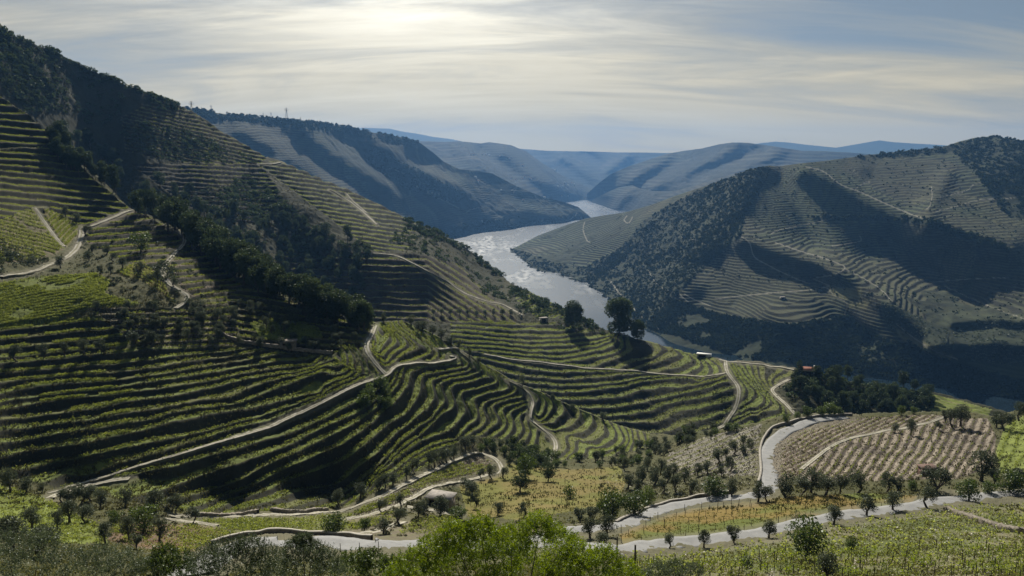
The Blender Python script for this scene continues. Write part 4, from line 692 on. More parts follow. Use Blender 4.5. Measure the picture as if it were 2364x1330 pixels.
def tree_template(seed, h, cz, rad, nb, br, nl, ls, trunk_r, mat, flat=1.0, stem_frac=.35, lean=.3):
    g = np.random.default_rng(seed)
    # clumps spread through an uneven crown
    th = g.uniform(0, 2 * np.pi, nb); rr = np.sqrt(g.uniform(0.05, 1, nb)) * .78; zz = g.uniform(-.8, .85, nb)
    k = np.sqrt(np.clip(1 - zz ** 2, .15, 1)); B = np.stack([np.cos(th) * rr * k * rad[0], np.sin(th) * rr * k * rad[0], cz + zz * rad[1]], 1)
    R_ = br * g.uniform(.6, 1.25, nb)
    idx = g.choice(nb, nl, p=R_ ** 2 / (R_ ** 2).sum()); d = g.normal(size=(nl, 3)); d /= np.linalg.norm(d, axis=1, keepdims=True)
    c = B[idx] + d * (R_[idx] * g.uniform(.45, 1.08, nl) ** .6)[:, None] * (1, 1, flat)
    c[:, 2] = np.maximum(c[:, 2], .12 * h * (rad[1] < cz * .9))
    V, Fq = leaf_quads(c, ls * g.uniform(.6, 1.3, nl), ls * .6 * g.uniform(.6, 1.3, nl), g)
    crown = mesh_np('crown', V, Fq, mat, smooth=False, link=False)
    l = g.uniform(-lean, lean, 2) * trunk_r * 4
    fork = np.array([l[0], l[1], cz * stem_frac * 1.2])
    parts = [tube([(0, 0, -.6), (0, 0, 0), fork * (.5, .5, .5), fork], [trunk_r * 1.5, trunk_r * 1.25, trunk_r, trunk_r * .8])]
    for q in g.choice(nb, min(nb, 7), replace=False):
        e = B[q]; mid_ = (fork + e) / 2 + g.normal(size=3) * trunk_r; parts.append(tube([fork, mid_, e], [trunk_r * .6, trunk_r * .35, trunk_r * .12], 5))
    V, Fq = merge(parts); tr = mesh_np('trunk', V, Fq, M_bark, link=False)
    return crown, tr
T_olive = [tree_template(10 + i, 4.2, 2.5, (1.9 - .15 * (i % 3), 1.35 + .12 * (i % 2)), 22, .60 + .06 * (i % 3), 2300, .22, .2, M_olive, lean=.8) for i in range(6)]
T_green = [tree_template(20 + i, 4.2, 2.3, (2.0, 1.7), 16, .85, 1700, .30, .15, M_bush) for i in range(3)]
T_dark = [tree_template(30 + i, 4.2, 2.5, (1.8, 1.4), 14, .85, 1600, .28, .15, M_forest) for i in range(2)]
T_pine = [tree_template(40 + i, 12, 8.0, (3.0, 4.0), 20, 1.35, 1700, .60, .22, M_forest, stem_frac=.5) for i in range(4)]
T_oak = [tree_template(50 + i, 8, 4.6, (3.2, 3.2), 20, 1.4, 1700, .55, .22, M_forest) for i in range(3)]
T_bush = [tree_template(60 + i, 2, .95, (1.2, .85), 9, .6, 500, .24, .05, M_bush, stem_frac=.2) for i in range(3)]
T_gbush = [tree_template(70 + i, 2, .95, (1.2, .85), 9, .6, 500, .24, .05, M_olive, stem_frac=.2) for i in range(2)]
T_H = {'olive': 4.3, 'green': 4.3, 'dark': 4.3, 'pine': 12.6, 'oak': 8.6, 'bush': 2.1, 'gbush': 2.1}
TT = {'olive': T_olive, 'green': T_green, 'dark': T_dark, 'pine': T_pine, 'oak': T_oak, 'bush': T_bush, 'gbush': T_gbush}
NM = {'olive': ('olive_tree', 'olive tree'), 'green': ('broadleaf_tree', 'tree'), 'dark': ('evergreen_tree', 'tree'), 'pine': ('pine_tree', 'pine tree'), 'oak': ('oak_tree', 'tree'), 'bush': ('bush', 'bush'), 'gbush': ('bush', 'bush')}
def plant(kind, p, h, label, group=None, seed=None):
    g = random.Random(seed if seed is not None else int(p[0] * 100) ^ int(p[1] * 77))
    cr, tr = g.choice(TT[kind]); s = h / T_H[kind]; w = g.uniform(.85, 1.2); w2 = w * g.uniform(.82, 1.18)
    e = empty(NM[kind][0], tuple(p), g.uniform(0, 6.28), (s * w, s * w2, s * g.uniform(.9, 1.1))); tag(e, label, NM[kind][1], group)
    for nm, me in (('crown', cr), ('trunk', tr)):
        o = bpy.data.objects.new(nm, me); C.objects.link(o); o.parent = e
    return e
def hm(lay, px, py, hpx):
    p = lay.at(np.array([px]), np.array([py]))[0]; return p, hpx / F * p[1] * 1.28
def row(items, lay, kind, what, where, group):
    """trees of one group, labelled by their order from the left"""
    items = sorted(items)
    for i, (px, py, hp) in enumerate(items):
        p, h = hm(lay, px, py, hp); nm = '%s of the %s' % (ordinal(i, len(items)), where)
        plant(kind, p, h, what + ', ' + nm if len(items) > 1 else what + ' ' + where, group)
def single(kind, px, py, hp, label, lay=near):
    p, h = hm(lay, px, py, hp); plant(kind, p, h, label)
row([(1545, 1266, 32), (1625, 1262, 38), (1694, 1254, 38), (1775, 1241, 36), (1924, 1212, 42), (2000, 1192, 40), (2061, 1181, 42), (2139, 1174, 42)], near, 'olive', 'round grey olive tree', 'olives lining the lower asphalt road', 'olive trees lining the lower road')
row([(1750, 1159, 42), (1770, 1157, 32), (1814, 1146, 48), (1850, 1142, 42), (1872, 1136, 50), (1906, 1142, 42), (1940, 1140, 42), (1980, 1138, 42), (2048, 1134, 38), (2071, 1134, 36), (2156, 1136, 54)], near, 'olive', 'grey olive tree', 'row between brown vineyard and ochre meadow', 'olive trees between the brown vineyard and the ochre meadow')
row([(2105, 1134, 24), (2280, 1142, 34), (2330, 1140, 60), (2237, 1152, 50)], near, 'green', 'leafy green tree', 'trees at the lower right road end', 'green trees by the right end of the lower road')
row([(2265, 1108, 62), (2295, 1116, 36), (2350, 1118, 40)], near, 'olive', 'tall grey olive', 'olives beside the bright green strip', 'olives beside the bright green strip')
row([(2066, 1000, 20), (2102, 1006, 30), (2166, 994, 18), (2183, 978, 26), (2197, 988, 36), (2217, 988, 40), (2300, 988, 32), (2318, 996, 38), (2352, 972, 40)], near, 'olive', 'olive tree', 'olives atop the brown vineyard', 'olives at the top of the brown vineyard')
row([(1716, 1032, 22), (1733, 1041, 24), (1694, 1051, 26), (1676, 1062, 24), (1657, 1075, 30), (1686, 1090, 30), (1633, 1098, 30), (1610, 1102, 26), (1716, 1051, 18), (1665, 1104, 22)], near, 'olive', 'small olive tree', 'ten left of the upper road', 'small olives left of the upper road')
row([(1450, 1128, 32), (1480, 1114, 36), (1510, 1122, 40), (1540, 1114, 36), (1560, 1138, 36), (1600, 1142, 36), (1690, 1146, 36), (1470, 1142, 30), (1580, 1118, 30), (1530, 1140, 30), (1525, 1092, 28), (1495, 1085, 26), (1555, 1095, 26), (1442, 1085, 26), (1415, 1080, 24)], near, 'olive', 'bushy grey olive', 'thicket right of the green meadow', 'olive thicket right of the meadow')
row([(1645, 1148, 50), (1415, 1196, 52), (1462, 1192, 52), (1395, 1192, 40), (1495, 1172, 40)], near, 'green', 'dense green tree', 'green trees above the upper road', 'dense green trees above the upper road')
row([(1365, 1208, 36), (1340, 1204, 32), (1362, 1246, 46), (1402, 1244, 46), (1388, 1258, 34)], near, 'olive', 'olive tree', 'olives where the two roads meet', 'olives where the two asphalt roads meet')
single('dark', 1200, 1136, 42, 'round dark tree with its shadow below it in the green meadow')
single('dark', 1265, 1112, 40, 'dark evergreen at the top of the meadow beside the grey pond')
single('bush', 1317, 1150, 28, 'lone dark round bush in the middle of the meadow')
single('green', 1213, 1105, 46, 'tall leafy tree at the top left corner of the meadow')
row([(1149, 1190, 30), (1209, 1194, 32), (1164, 1107, 24)], near, 'olive', 'small olive tree', 'olives round the meadow edge', 'small olives round the meadow')
row([(1112, 1104, 22), (1135, 1106, 28), (1074, 1136, 32), (1088, 1150, 34), (1098, 1172, 34), (1037, 1174, 22), (1017, 1193, 40), (980, 1188, 30), (966, 1200, 34), (925, 1174, 28), (881, 1183, 28), (924, 1214, 38), (885, 1232, 32)], near, 'olive', 'grey olive tree', 'olives round the flat roofed shed', 'olives round the flat roofed shed')
row([(781, 1164, 34), (832, 1150, 34), (874, 1133, 30), (890, 1127, 28), (908, 1121, 28), (939, 1106, 26), (957, 1096, 32), (990, 1077, 28), (1003, 1076, 30), (1018, 1072, 32), (1032, 1069, 30), (1048, 1060, 30), (1074, 1040, 32), (1091, 1034, 26)], near, 'olive', 'dark olive tree', 'line at the foot of the striped terraces', 'olives at the foot of the striped terraces')
row([(768, 1237, 46), (842, 1227, 34), (331, 1232, 60), (268, 1212, 30), (1060, 1204, 30)], near, 'green', 'thick bright green tree', 'green trees above the curved parapet wall', 'thick green trees above the curved wall')
row([(25, 1138, 50), (62, 1138, 32), (95, 1133, 22), (143, 1158, 30), (165, 1158, 34), (186, 1162, 44), (232, 1170, 38), (210, 1156, 34), (289, 1170, 36), (360, 1179, 46), (405, 1175, 32), (446, 1209, 36)], near, 'olive', 'grey olive tree', 'line along the lower left dirt track', 'olives along the lower left dirt track')
row([(74, 1224, 46), (132, 1224, 42), (161, 1208, 48), (198, 1208, 40), (244, 1257, 48), (298, 1249, 50), (368, 1249, 46), (314, 1272, 34), (30, 1275, 70), (100, 1290, 70)], near, 'olive', 'silvery olive tree', 'olives below the lower left track', 'silvery olives below the lower left track')
row([(39, 832, 32), (101, 825, 34), (149, 821, 30), (195, 816, 29), (232, 810, 29), (306, 794, 30)], near, 'olive', 'round olive tree', 'row on the terrace edge at far left', 'olives in a row on the left terrace edge')
row([(206, 602, 20), (216, 588, 22), (233, 635, 20), (255, 633, 18), (140, 619, 26), (284, 619, 22), (321, 635, 26), (364, 652, 24), (403, 662, 20), (201, 546, 20), (152, 500, 20), (176, 514, 20), (245, 590, 20), (262, 605, 18)], near, 'olive', 'small olive tree', 'olives beside the pale road at left', 'olives beside the pale road at left')
single('green', 325, 582, 38, 'yellow green tree standing among olives below the left road')
row([(886, 738, 18), (950, 746, 20), (965, 764, 20), (977, 762, 24), (998, 770, 20), (1018, 777, 22), (1042, 795, 24), (1060, 806, 16), (1085, 824, 20), (1105, 840, 16), (1205, 889, 20), (1275, 923, 16), (1320, 944, 16), (1393, 968, 18)], near, 'olive', 'small grey tree', 'line along the ridge of the wavy terraces', 'small trees along the ridge of the wavy terraces')
row([(1000 + 20 * i, 727 + .1 * i, 13) for i in range(11)], mid, 'olive', 'tiny olive tree', 'row on the long dark terrace wall', 'row of tiny olives on the long terrace wall')
# the tall gum trees on the crest before the river
g_a = tree_template(91, 22, 11.5, (8.6, 9.2), 34, 3.0, 7500, .95, .5, M_forest, stem_frac=.4)
g_b = tree_template(92, 27, 13.5, (12.0, 11.5), 46, 3.8, 11000, 1.1, .6, M_forest, stem_frac=.35)
for (px, py, hp, H0, tmp, lab) in ((1321, 757, 55, 22, g_a, 'dark broad gum tree against the river, the left of the two big ones'), (1430, 772, 76, 27, g_b, 'largest dark gum tree on the crest against the river'), (1471, 773, 40, 22, g_a, 'smaller dark gum tree leaning right of the largest one')):
    p, h = hm(mid, px, py, hp); e = empty('gum_tree', tuple(p), 1.0, h / (H0 + 1)); tag(e, lab, 'tree')
    for nm, me in (('crown', tmp[0]), ('trunk', tmp[1])):
        o = bpy.data.objects.new(nm, me); C.objects.link(o); o.parent = e

def in_poly(lay, poly, n, crest_bias=0.0, g=rng):
    """random ground points of a layer inside a region, even over the ground as seen"""
    m = poly_mask(poly); ys, xs = np.where(m); k = g.integers(0, len(xs), n)
    px = RX0 + RS * (xs[k] + g.random(n)); py = RY0 + RS * (ys[k] + g.random(n))
    return px, py, lay.at(px, py)
def stuff_clumps(name, P, size, quads, mat, label, cat, up=.5, zl=.6):
    """many small plants as one mass: each a puff of leaf quads"""
    n = len(P)
    if n == 0: return
    sz = np.broadcast_to(size, n)
    d = rng.normal(size=(n, quads, 3)); d /= np.linalg.norm(d, axis=2, keepdims=True) + 1e-9
    d *= rng.uniform(.3, 1, (n, quads, 1)) ** .5; d[..., 2] = np.abs(d[..., 2]) * zl * 1.6
    c = P[:, None] + d * sz[:, None, None] * .5; c[..., 2] += 0
    V, Fq = leaf_quads(c.reshape(-1, 3), np.repeat(sz, quads) * up * rng.uniform(.7, 1.3, n * quads), np.repeat(sz, quads) * up * .7)
    o = mesh_np(name, V, Fq, mat, smooth=False); tag(o, label, cat, kind='stuff'); return o

def part_of(x, cuts, names): return names[int(np.searchsorted(cuts, x))]
def size_of(h, a, b): return 'small' if h < a else 'tall' if h > b else 'middling'
belt = [(110, 304), (170, 356), (240, 416), (300, 478), (420, 526), (490, 576), (560, 620), (640, 662), (720, 702), (800, 730), (862, 742), (850, 765), (780, 752), (720, 728), (650, 700), (590, 672), (530, 640), (480, 600), (430, 565), (380, 530), (320, 500), (270, 452), (200, 415), (150, 385), (110, 340)]
px, py, P = in_poly(near, belt, 185)
for k, (a, b, p) in enumerate(zip(px, py, P)):
    kd = 'pine' if rng.random() < (.75 if a < 520 else .45) else 'oak'
    h_ = rng.uniform(9, 15) * (.75 if a < 260 else 1.0 if a < 600 else .8)
    plant(kd, p, h_, '%s %s in the gully tree belt, %s' % (size_of(h_, 9.5, 12), 'pine' if kd == 'pine' else 'rounded oak', part_of(a, (260, 400, 520, 640, 760), ('at its top end', 'above the pale left road', 'beside the twisting dirt track', 'above the stepped olive terraces', 'above the bright vineyard patch', 'at its foot by the wavy terraces'))), 'pines in the left gully' if kd == 'pine' else 'oaks in the left gully', k)
belt2 = [(130, 300), (220, 330), (300, 400), (400, 425), (500, 470), (620, 500), (750, 530), (860, 570), (862, 700), (700, 690), (560, 610), (460, 560), (360, 490), (250, 410), (150, 345)]
px, py, P = in_poly(mid, belt2, 115)
for k, (a, p) in enumerate(zip(px, P)):
    kd = 'oak' if k % 5 < 3 else 'pine'; h_ = rng.uniform(8, 13) if kd == 'oak' else rng.uniform(11, 16)
    plant(kd, p, h_, '%s dark %s on the slope behind the gully belt, %s' % (size_of(h_, 10, 13), kd, part_of(a, (330, 460, 600, 740), ('high on the left', 'below the scattered slope olives', 'left of the dark terraces', 'under the sunlit spur terraces', 'right above the dark flank terraces'))), '%ss on the slope behind the left gully' % kd, k + 700)
fr = [(1850, 872), (1900, 862), (1990, 888), (2080, 900), (2140, 906), (2150, 950), (2050, 962), (1900, 968), (1850, 940), (1815, 905)]
px, py, P = in_poly(mid, fr, 70)
for k, (a, b, p) in enumerate(zip(px, py, P)):
    kd = 'oak' if rng.random() < .8 else 'pine'
    h_ = rng.uniform(7, 11) if kd == 'oak' else rng.uniform(12, 17)
    plant(kd, p, h_, '%s dark %s in the wood above the river, %s' % (size_of(h_, 8.5, 10), kd, part_of(a, (1900, 1980, 2060), ('by the red roofed farmhouse', 'left of its middle', 'right of its middle', 'at its right end'))), '%ss in the wood above the river' % kd, k + 500)
# masses nobody could count
def scat(name, lay, polys, n, size, quads, mat, label, cat, **kw):
    Ps = []; tot = [poly_mask(p).sum() for p in polys]
    for p, t in zip(polys, tot): Ps.append(in_poly(lay, p, int(n * t / sum(tot)))[2])
    P = np.concatenate(Ps); dn = fbm(P[:, 0] / (6 * size[1]), P[:, 1] / (6 * size[1]), 3); P = P[dn + rng.random(len(P)) * .25 > .47]
    s = size[0] + (size[1] - size[0]) * rng.random(len(P)) ** 2 * (.6 + 1.1 * fbm(P[:, 0] / (9 * size[1]) + 4, P[:, 1] / (9 * size[1]), 3))
    return stuff_clumps(name, P, s, quads, mat, label, cat, **kw)
scat('woodland', mid, [fr, [(940, 505), (1000, 528), (1060, 560), (1100, 590), (1150, 626), (1140, 690), (1120, 680), (1060, 612), (980, 588), (930, 575), (890, 560)], [(1140, 640), (1200, 665), (1290, 712), (1270, 742), (1220, 735), (1180, 700), (1130, 680)], [(480, 470), (560, 400), (640, 440), (720, 520), (860, 570), (860, 600), (700, 600), (600, 600), (480, 540)], [(1290, 735), (1380, 752), (1490, 782), (1450, 776), (1380, 768), (1290, 756)]], 1500, (3, 8), 60, M_forest, 'dark woodland and tall scrub filling the gullies of the left mountain', 'woodland', up=.22)
scat('mountain_scrub', mid, [[(0, 55), (90, 105), (200, 158), (300, 198), (425, 246), (380, 262), (270, 260), (240, 300), (100, 240), (0, 220)], [(260, 260), (420, 300), (560, 350), (600, 375), (480, 376), (380, 372), (300, 340)], [(-60, 30), (0, 60), (60, 110), (120, 260), (60, 262), (0, 222)]], 1500, (2.0, 6), 40, M_forest, 'dark low trees and scrub covering the top of the left mountain', 'scrub', up=.26)
scat('crest_shrubs', mid, [[(100, 106), (160, 134), (240, 170), (340, 212), (425, 245), (420, 252), (340, 222), (240, 184), (160, 150), (100, 122)]], 120, (4, 8), 60, M_forest, 'row of dark shrubs along the skyline of the left mountain', 'shrubs', up=.22)
scat('slope_olives', mid, [[(270, 270), (420, 290), (560, 350), (520, 372), (400, 366), (300, 345)], [(380, 440), (520, 430), (640, 500), (560, 520)]], 420, (2.5, 4.5), 26, M_olive, 'olives and shrubs scattered over the dark terraces of the left mountain', 'olives', up=.3)
scat('crest_woodland', mid, [[(930, 498), (1000, 527), (1060, 558), (1100, 586), (1160, 634), (1160, 648), (1100, 604), (1050, 572), (990, 545), (930, 520)], [(1180, 655), (1290, 708), (1380, 752), (1378, 762), (1285, 724), (1180, 672)]], 260, (3.5, 9), 60, M_forest, 'dark trees along the crest above the river bend', 'trees', up=.22)
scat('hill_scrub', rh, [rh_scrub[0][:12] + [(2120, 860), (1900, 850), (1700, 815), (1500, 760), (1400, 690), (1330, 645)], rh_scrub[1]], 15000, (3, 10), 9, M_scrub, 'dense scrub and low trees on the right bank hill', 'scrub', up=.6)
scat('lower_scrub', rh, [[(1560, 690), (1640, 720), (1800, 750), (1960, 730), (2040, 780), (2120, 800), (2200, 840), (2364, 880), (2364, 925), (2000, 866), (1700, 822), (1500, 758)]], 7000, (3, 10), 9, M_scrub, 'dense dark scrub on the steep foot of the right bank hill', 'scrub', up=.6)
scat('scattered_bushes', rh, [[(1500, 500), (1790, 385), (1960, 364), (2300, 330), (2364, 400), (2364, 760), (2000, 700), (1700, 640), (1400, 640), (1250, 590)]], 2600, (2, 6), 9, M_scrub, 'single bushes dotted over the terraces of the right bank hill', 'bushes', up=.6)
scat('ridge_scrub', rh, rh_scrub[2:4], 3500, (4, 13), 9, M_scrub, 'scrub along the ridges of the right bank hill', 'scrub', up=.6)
scat('olive_grove', rh, rh_scrub[4:], 1100, (3, 6), 12, M_olive, 'olive grove on the rounded slope across the river at right', 'olive grove', up=.45)
scat('bank_trees', fh1, [[(1060, 536), (1150, 520), (1250, 508), (1330, 495), (1362, 498), (1364, 507), (1250, 524), (1100, 544), (1060, 550)], [(430, 250), (600, 268), (740, 281), (900, 310), (970, 326), (950, 340), (800, 310), (600, 285), (430, 270)], [(850, 340), (960, 390), (1080, 450), (1050, 470), (940, 440), (850, 380)], [(900, 560), (1060, 520), (1200, 500), (1100, 545), (950, 590)]], 5000, (6, 18), 8, M_scrub, 'trees and scrub on the far left hill and its river bank', 'trees', up=.6)
scat('left_thicket', near, [[(0, 560), (60, 575), (115, 600), (90, 612), (0, 632), (-60, 630)], [(330, 590), (420, 620), (380, 660), (300, 640)], [(430, 690), (560, 700), (520, 730), (440, 725)]], 150, (2, 4), 60, M_olive, 'grey green thicket beside the pale road at left', 'thicket', up=.2)
scat('brushwood', near, [[(190, 540), (300, 500), (400, 540), (480, 590), (560, 660), (520, 700), (420, 710), (250, 690), (180, 610)]], 420, (.7, 2.4), 34, M_olive, 'grey green brushwood between the fields on the left shelf', 'brushwood', up=.3)
scat('undergrowth', near, [[(860, 1190), (1060, 1112), (1060, 1200), (930, 1240), (860, 1230)], [(1180, 1200), (1330, 1185), (1420, 1160), (1440, 1205), (1340, 1222), (1180, 1255)], [(150, 1130), (440, 1180), (430, 1240), (260, 1250), (180, 1200)], [(1380, 1100), (1560, 1060), (1745, 1110), (1640, 1142), (1400, 1160)]], 700, (.4, 1.6), 34, M_weed, 'low undergrowth and weeds round the shed and along the olive rows', 'undergrowth', up=.3)
ol_poly = [(205, 712), (420, 716), (540, 716), (700, 720), (830, 755), (820, 800), (700, 818), (560, 800), (330, 798), (250, 745)]
px, py, P = in_poly(near, ol_poly, 100)
for k, (a, b, p) in enumerate(zip(px, py, P)): plant('olive', p, rng.uniform(2.6, 4.2), 'grey olive on the %s old stone terraces, %s' % ('upper' if b < 765 else 'lower', part_of(a, (330, 450, 570, 700), ('at their left end', 'below the ochre field', 'above the dry stone wall', 'around the bright patch of vines', 'by the foot of the tree belt'))), 'olives on the old stone terraces', k + 900)
gul = [(1080, 1040), (1130, 1022), (1210, 1035), (1270, 1052), (1300, 1075), (1260, 1092), (1200, 1090), (1150, 1060)]
px, py, P = in_poly(near, gul, 42)
for k, p in enumerate(P): plant(['green', 'dark', 'oak'][k % 3], p, rng.uniform(3, 5), 'dark leafy %s in the hollow below the wavy terraces' % ['tree', 'evergreen', 'oak'][k % 3], '%s in the hollow below the wavy terraces' % ['trees', 'evergreens', 'oaks'][k % 3], k + 1200)
hedge = [(1290, 1068), (1400, 1055), (1500, 1025), (1560, 1004), (1620, 998), (1700, 992), (1690, 1000), (1560, 1040), (1520, 1078), (1400, 1082), (1300, 1080)]
px, py, P = in_poly(near, hedge, 60)
for k, p in enumerate(P): plant('olive' if k % 3 else 'green', p, rng.uniform(2.5, 4.5), 'grey shrubby olive in the band below the wavy terraces' if k % 3 else 'green shrubby tree in the band below the wavy terraces', 'olives in the band below the wavy terraces' if k % 3 else 'green trees in the band below the wavy terraces', k + 1300)
ck = [(845, 900), (880, 890), (905, 900), (915, 930), (890, 950), (850, 950), (830, 930)]
px, py, P = in_poly(near, ck, 14)
for k, p in enumerate(P): plant('bush', p, rng.uniform(2.2, 4), 'green bush on the rocky knoll below the track fork', 'bushes on the rocky knoll below the track fork', k + 1400)
for k, (a, b, h_) in enumerate([(1840, 968, 18), (1865, 966, 24), (1895, 962, 22), (1915, 958, 28), (1935, 957, 18), (1815, 978, 20), (1700, 998, 20), (1680, 1000, 22), (1650, 1003, 16), (2080, 958, 22), (2110, 956, 16)]):
    single('green', a, b, h_, 'light green shrub, %s of the shrubs along the outer edge of the upper road' % ordinal(k, 12)) if False else None
row([(1840, 968, 18), (1865, 966, 24), (1895, 962, 22), (1915, 958, 28), (1935, 957, 18), (1815, 978, 20), (1700, 998, 20), (1680, 1000, 22), (1650, 1003, 16), (2080, 958, 22), (2110, 956, 16)], near, 'green', 'light green shrub', 'shrubs outside the upper road wall', 'shrubs outside the upper road wall')

# ---------------------------------------------------------------- vines in rows, posts
def row_points(lay, regs, names=None, thin=.8):
    out_ = []
    for k, r in enumerate(regs):
        if not r.get('v') or (names and r['n'] not in names): continue
        sp, hgt, offs = r['v']; m = lay.RI == k
        ys, xs = np.where(m)
        if len(ys) == 0: continue
        j0, j1, i0, i1 = ys.min(), ys.max() + 1, xs.min(), xs.max() + 1
        S = lay.S[j0:j1, i0:i1]; P = lay.P[j0:j1, i0:i1]; rd = lay.rd[j0:j1, i0:i1]
        for o in offs:
            T_ = S - o
            for ax in (0, 1):
                a, b = (T_[:-1], T_[1:]) if ax == 0 else (T_[:, :-1], T_[:, 1:])
                pa, pb = (P[:-1], P[1:]) if ax == 0 else (P[:, :-1], P[:, 1:])
                fa, fb = np.floor(a), np.floor(b)
                with np.errstate(invalid='ignore'): hit = (fa != fb) & np.isfinite(a) & np.isfinite(b) & (np.abs(b - a) < 1.2)
                lev = np.maximum(fa, fb); w = (lev - a) / np.where(np.abs(b - a) < 1e-6, 1e-6, b - a)
                q = pa + (pb - pa) * np.clip(w, 0, 1)[..., None]
                if ax == 0: seg = np.linalg.norm(np.gradient(P, axis=1)[:-1], axis=-1); r_ = rd[:-1]
                else: seg = np.linalg.norm(np.gradient(P, axis=0)[:, :-1], axis=-1); r_ = rd[:, :-1]
                keep = hit & (r_ > .6) & (rng.random(hit.shape) < seg / sp * thin * 1.5)
                kk = keep.nonzero(); pts = q[kk]; pts = pts[vnoise(pts[:, 0] / 5, pts[:, 1] / 5) > .22]
                out_.append(np.c_[pts, np.full(len(pts), hgt)])
    return np.concatenate(out_)
vp = row_points(near, reg_near); vm = row_points(mid, reg_mid, thin=.62)
print('vines', len(vp), len(vm))
def vine_mass(name, A, q, scale, label):
    P = A[:, :3].copy(); s = A[:, 3] * scale * .82 * rng.uniform(.7, 1.25, len(A))
    n = len(P); d = rng.normal(size=(n, q, 3)) * (.24, .24, .18); d[..., 2] += .42
    c = P[:, None] + d * s[:, None, None] * 1.15
    V, Fq = leaf_quads(c.reshape(-1, 3), np.repeat(s, q) * .44, np.repeat(s, q) * .32)
    tag(mesh_np(name, V, Fq, M_vine, smooth=False), label, 'vines', kind='stuff')
vine_mass('vine_rows', vp, 5, .95, 'rows of young vines on the near terraces and fields')
vine_mass('hillside_vine_rows', vm, 4, 1.2, 'rows of vines on the terraced hill and the left mountain')

from mathutils import kdtree
def world_grid(lay, poly, sx, sy, ang, jit=.15):
    m = rnear(poly_mask(poly).astype(float), lay.PX, lay.PY) > .5; Q = lay.P[m]
    kd = kdtree.KDTree(len(Q))
    for i, q in enumerate(Q): kd.insert((q[0], q[1], 0), i)
    kd.balance(); lo, hi = Q[:, :2].min(0), Q[:, :2].max(0); c = (lo + hi) / 2; rad = np.linalg.norm(hi - lo) / 2
    ca, sa = math.cos(ang), math.sin(ang); o = []
    for i in range(int(-rad / sx), int(rad / sx) + 1):
        for j in range(int(-rad / sy), int(rad / sy) + 1):
            x = i * sx + rng.normal() * jit * sx; y = j * sy + rng.normal() * jit * .3
            X_, Y_ = c[0] + x * ca - y * sa, c[1] + x * sa + y * ca
            _, k, d = kd.find((X_, Y_, 0))
            if d < .6: o.append((X_, Y_, Q[k][2]))
    return np.array(o)
G = world_grid(near, reg_near[-1]['poly'], 1.5, 2.3, R(14)); G = G[rng.random(len(G)) > .12]
G = G[np.argsort(G[:, 1])]; print('lower vines', len(G))
def vine_mesh(seed):
    g = np.random.default_rng(seed); n = 46
    c = g.normal(size=(n, 3)) * (.38, .2, .24) + (0, 0, .72); V, Fq = leaf_quads(c, g.uniform(.12, .24, n), g.uniform(.1, .18, n), g)
    f = mesh_np('foliage', V, Fq, M_bright if seed % 3 == 0 else M_vine, smooth=False, link=False)
    V, Fq = merge([tube([(0, 0, -.1), (.03, .02, .3), (0, .04, .62)], [.05, .04, .035], 5), tube([(0, .04, .6), (.35, .02, .7)], [.025, .012], 4), tube([(0, .04, .6), (-.33, .05, .68)], [.025, .012], 4)])
    return f, mesh_np('trunk', V, Fq, M_bark, link=False)
VM = [vine_mesh(i) for i in range(5)]
for i, p in enumerate(G[:300]):
    f, t_ = VM[i % 5]; s = rng.uniform(.8, 1.35)
    qx = CX + F * p[0] / p[1] * .93; e = empty('grapevine', tuple(p), R(14) + rng.normal() * .3, s); tag(e, '%s grapevine %s, %s' % ('bright leafy' if i % 5 in (0, 3) else 'olive green', part_of(p[1], (82, 90), ('on the bottom edge', 'one strip up from the bottom', 'farther up the lower right vineyard')), part_of(qx, (1600, 1760, 1920, 2080, 2240), ('near the two wooden poles', 'below the round green bush', 'left of the largest dark olive', 'right of the largest dark olive', 'below the rough stone wall', 'in the bottom right corner'))), 'grapevine', 'grapevines in the lower right vineyard')
    for nm, me in (('foliage', f), ('trunk', t_)):
        o = bpy.data.objects.new(nm, me); C.objects.link(o); o.parent = e
far_v = np.c_[G[300:], np.full(max(0, len(G) - 300), 1.0)]
if len(far_v): vine_mass('vineyard_vines', far_v, 10, 1.0, 'young vines filling the rest of the lower right vineyard')
V, Fq = tube([(0, 0, -.2), (.01, 0, .7), (0, .01, 1.35)], [.045, .042, .038], 6); me_post = mesh_np('vine_post', V, Fq, M_post, link=False)
posts = []
A_ = world_grid(near, reg_near[-1]['poly'], 4.4, 2.3, R(14), .1); posts += [(p, 'weathered wooden post among the vines of the lower right vineyard', 'posts in the lower right vineyard') for p in A_[np.argsort(A_[:, 1])][:130]]
A_ = world_grid(near, reg_near[-2]['poly'], 3.6, 3.6, R(10), .1); posts += [(p, 'weathered wooden post standing in the ochre meadow between the roads', 'posts in the ochre meadow') for p in A_[rng.permutation(len(A_))[:100]]]
A_ = world_grid(near, reg_near[-3]['poly'], 3.2, 3.6, R(10), .1); posts += [(p, 'thin vine post standing in the green meadow', 'posts in the green meadow') for p in A_[rng.permutation(len(A_))[:60]]]
for p, lab, grp in posts:
    o = bpy.data.objects.new('vine_post', me_post); C.objects.link(o); o.location = tuple(p); o.rotation_euler = (rng.normal() * .06, rng.normal() * .06, rng.random() * 6); s = rng.uniform(.85, 1.25); o.scale = (s * 1.2, s * 1.2, s); tag(o, lab, 'post', grp)

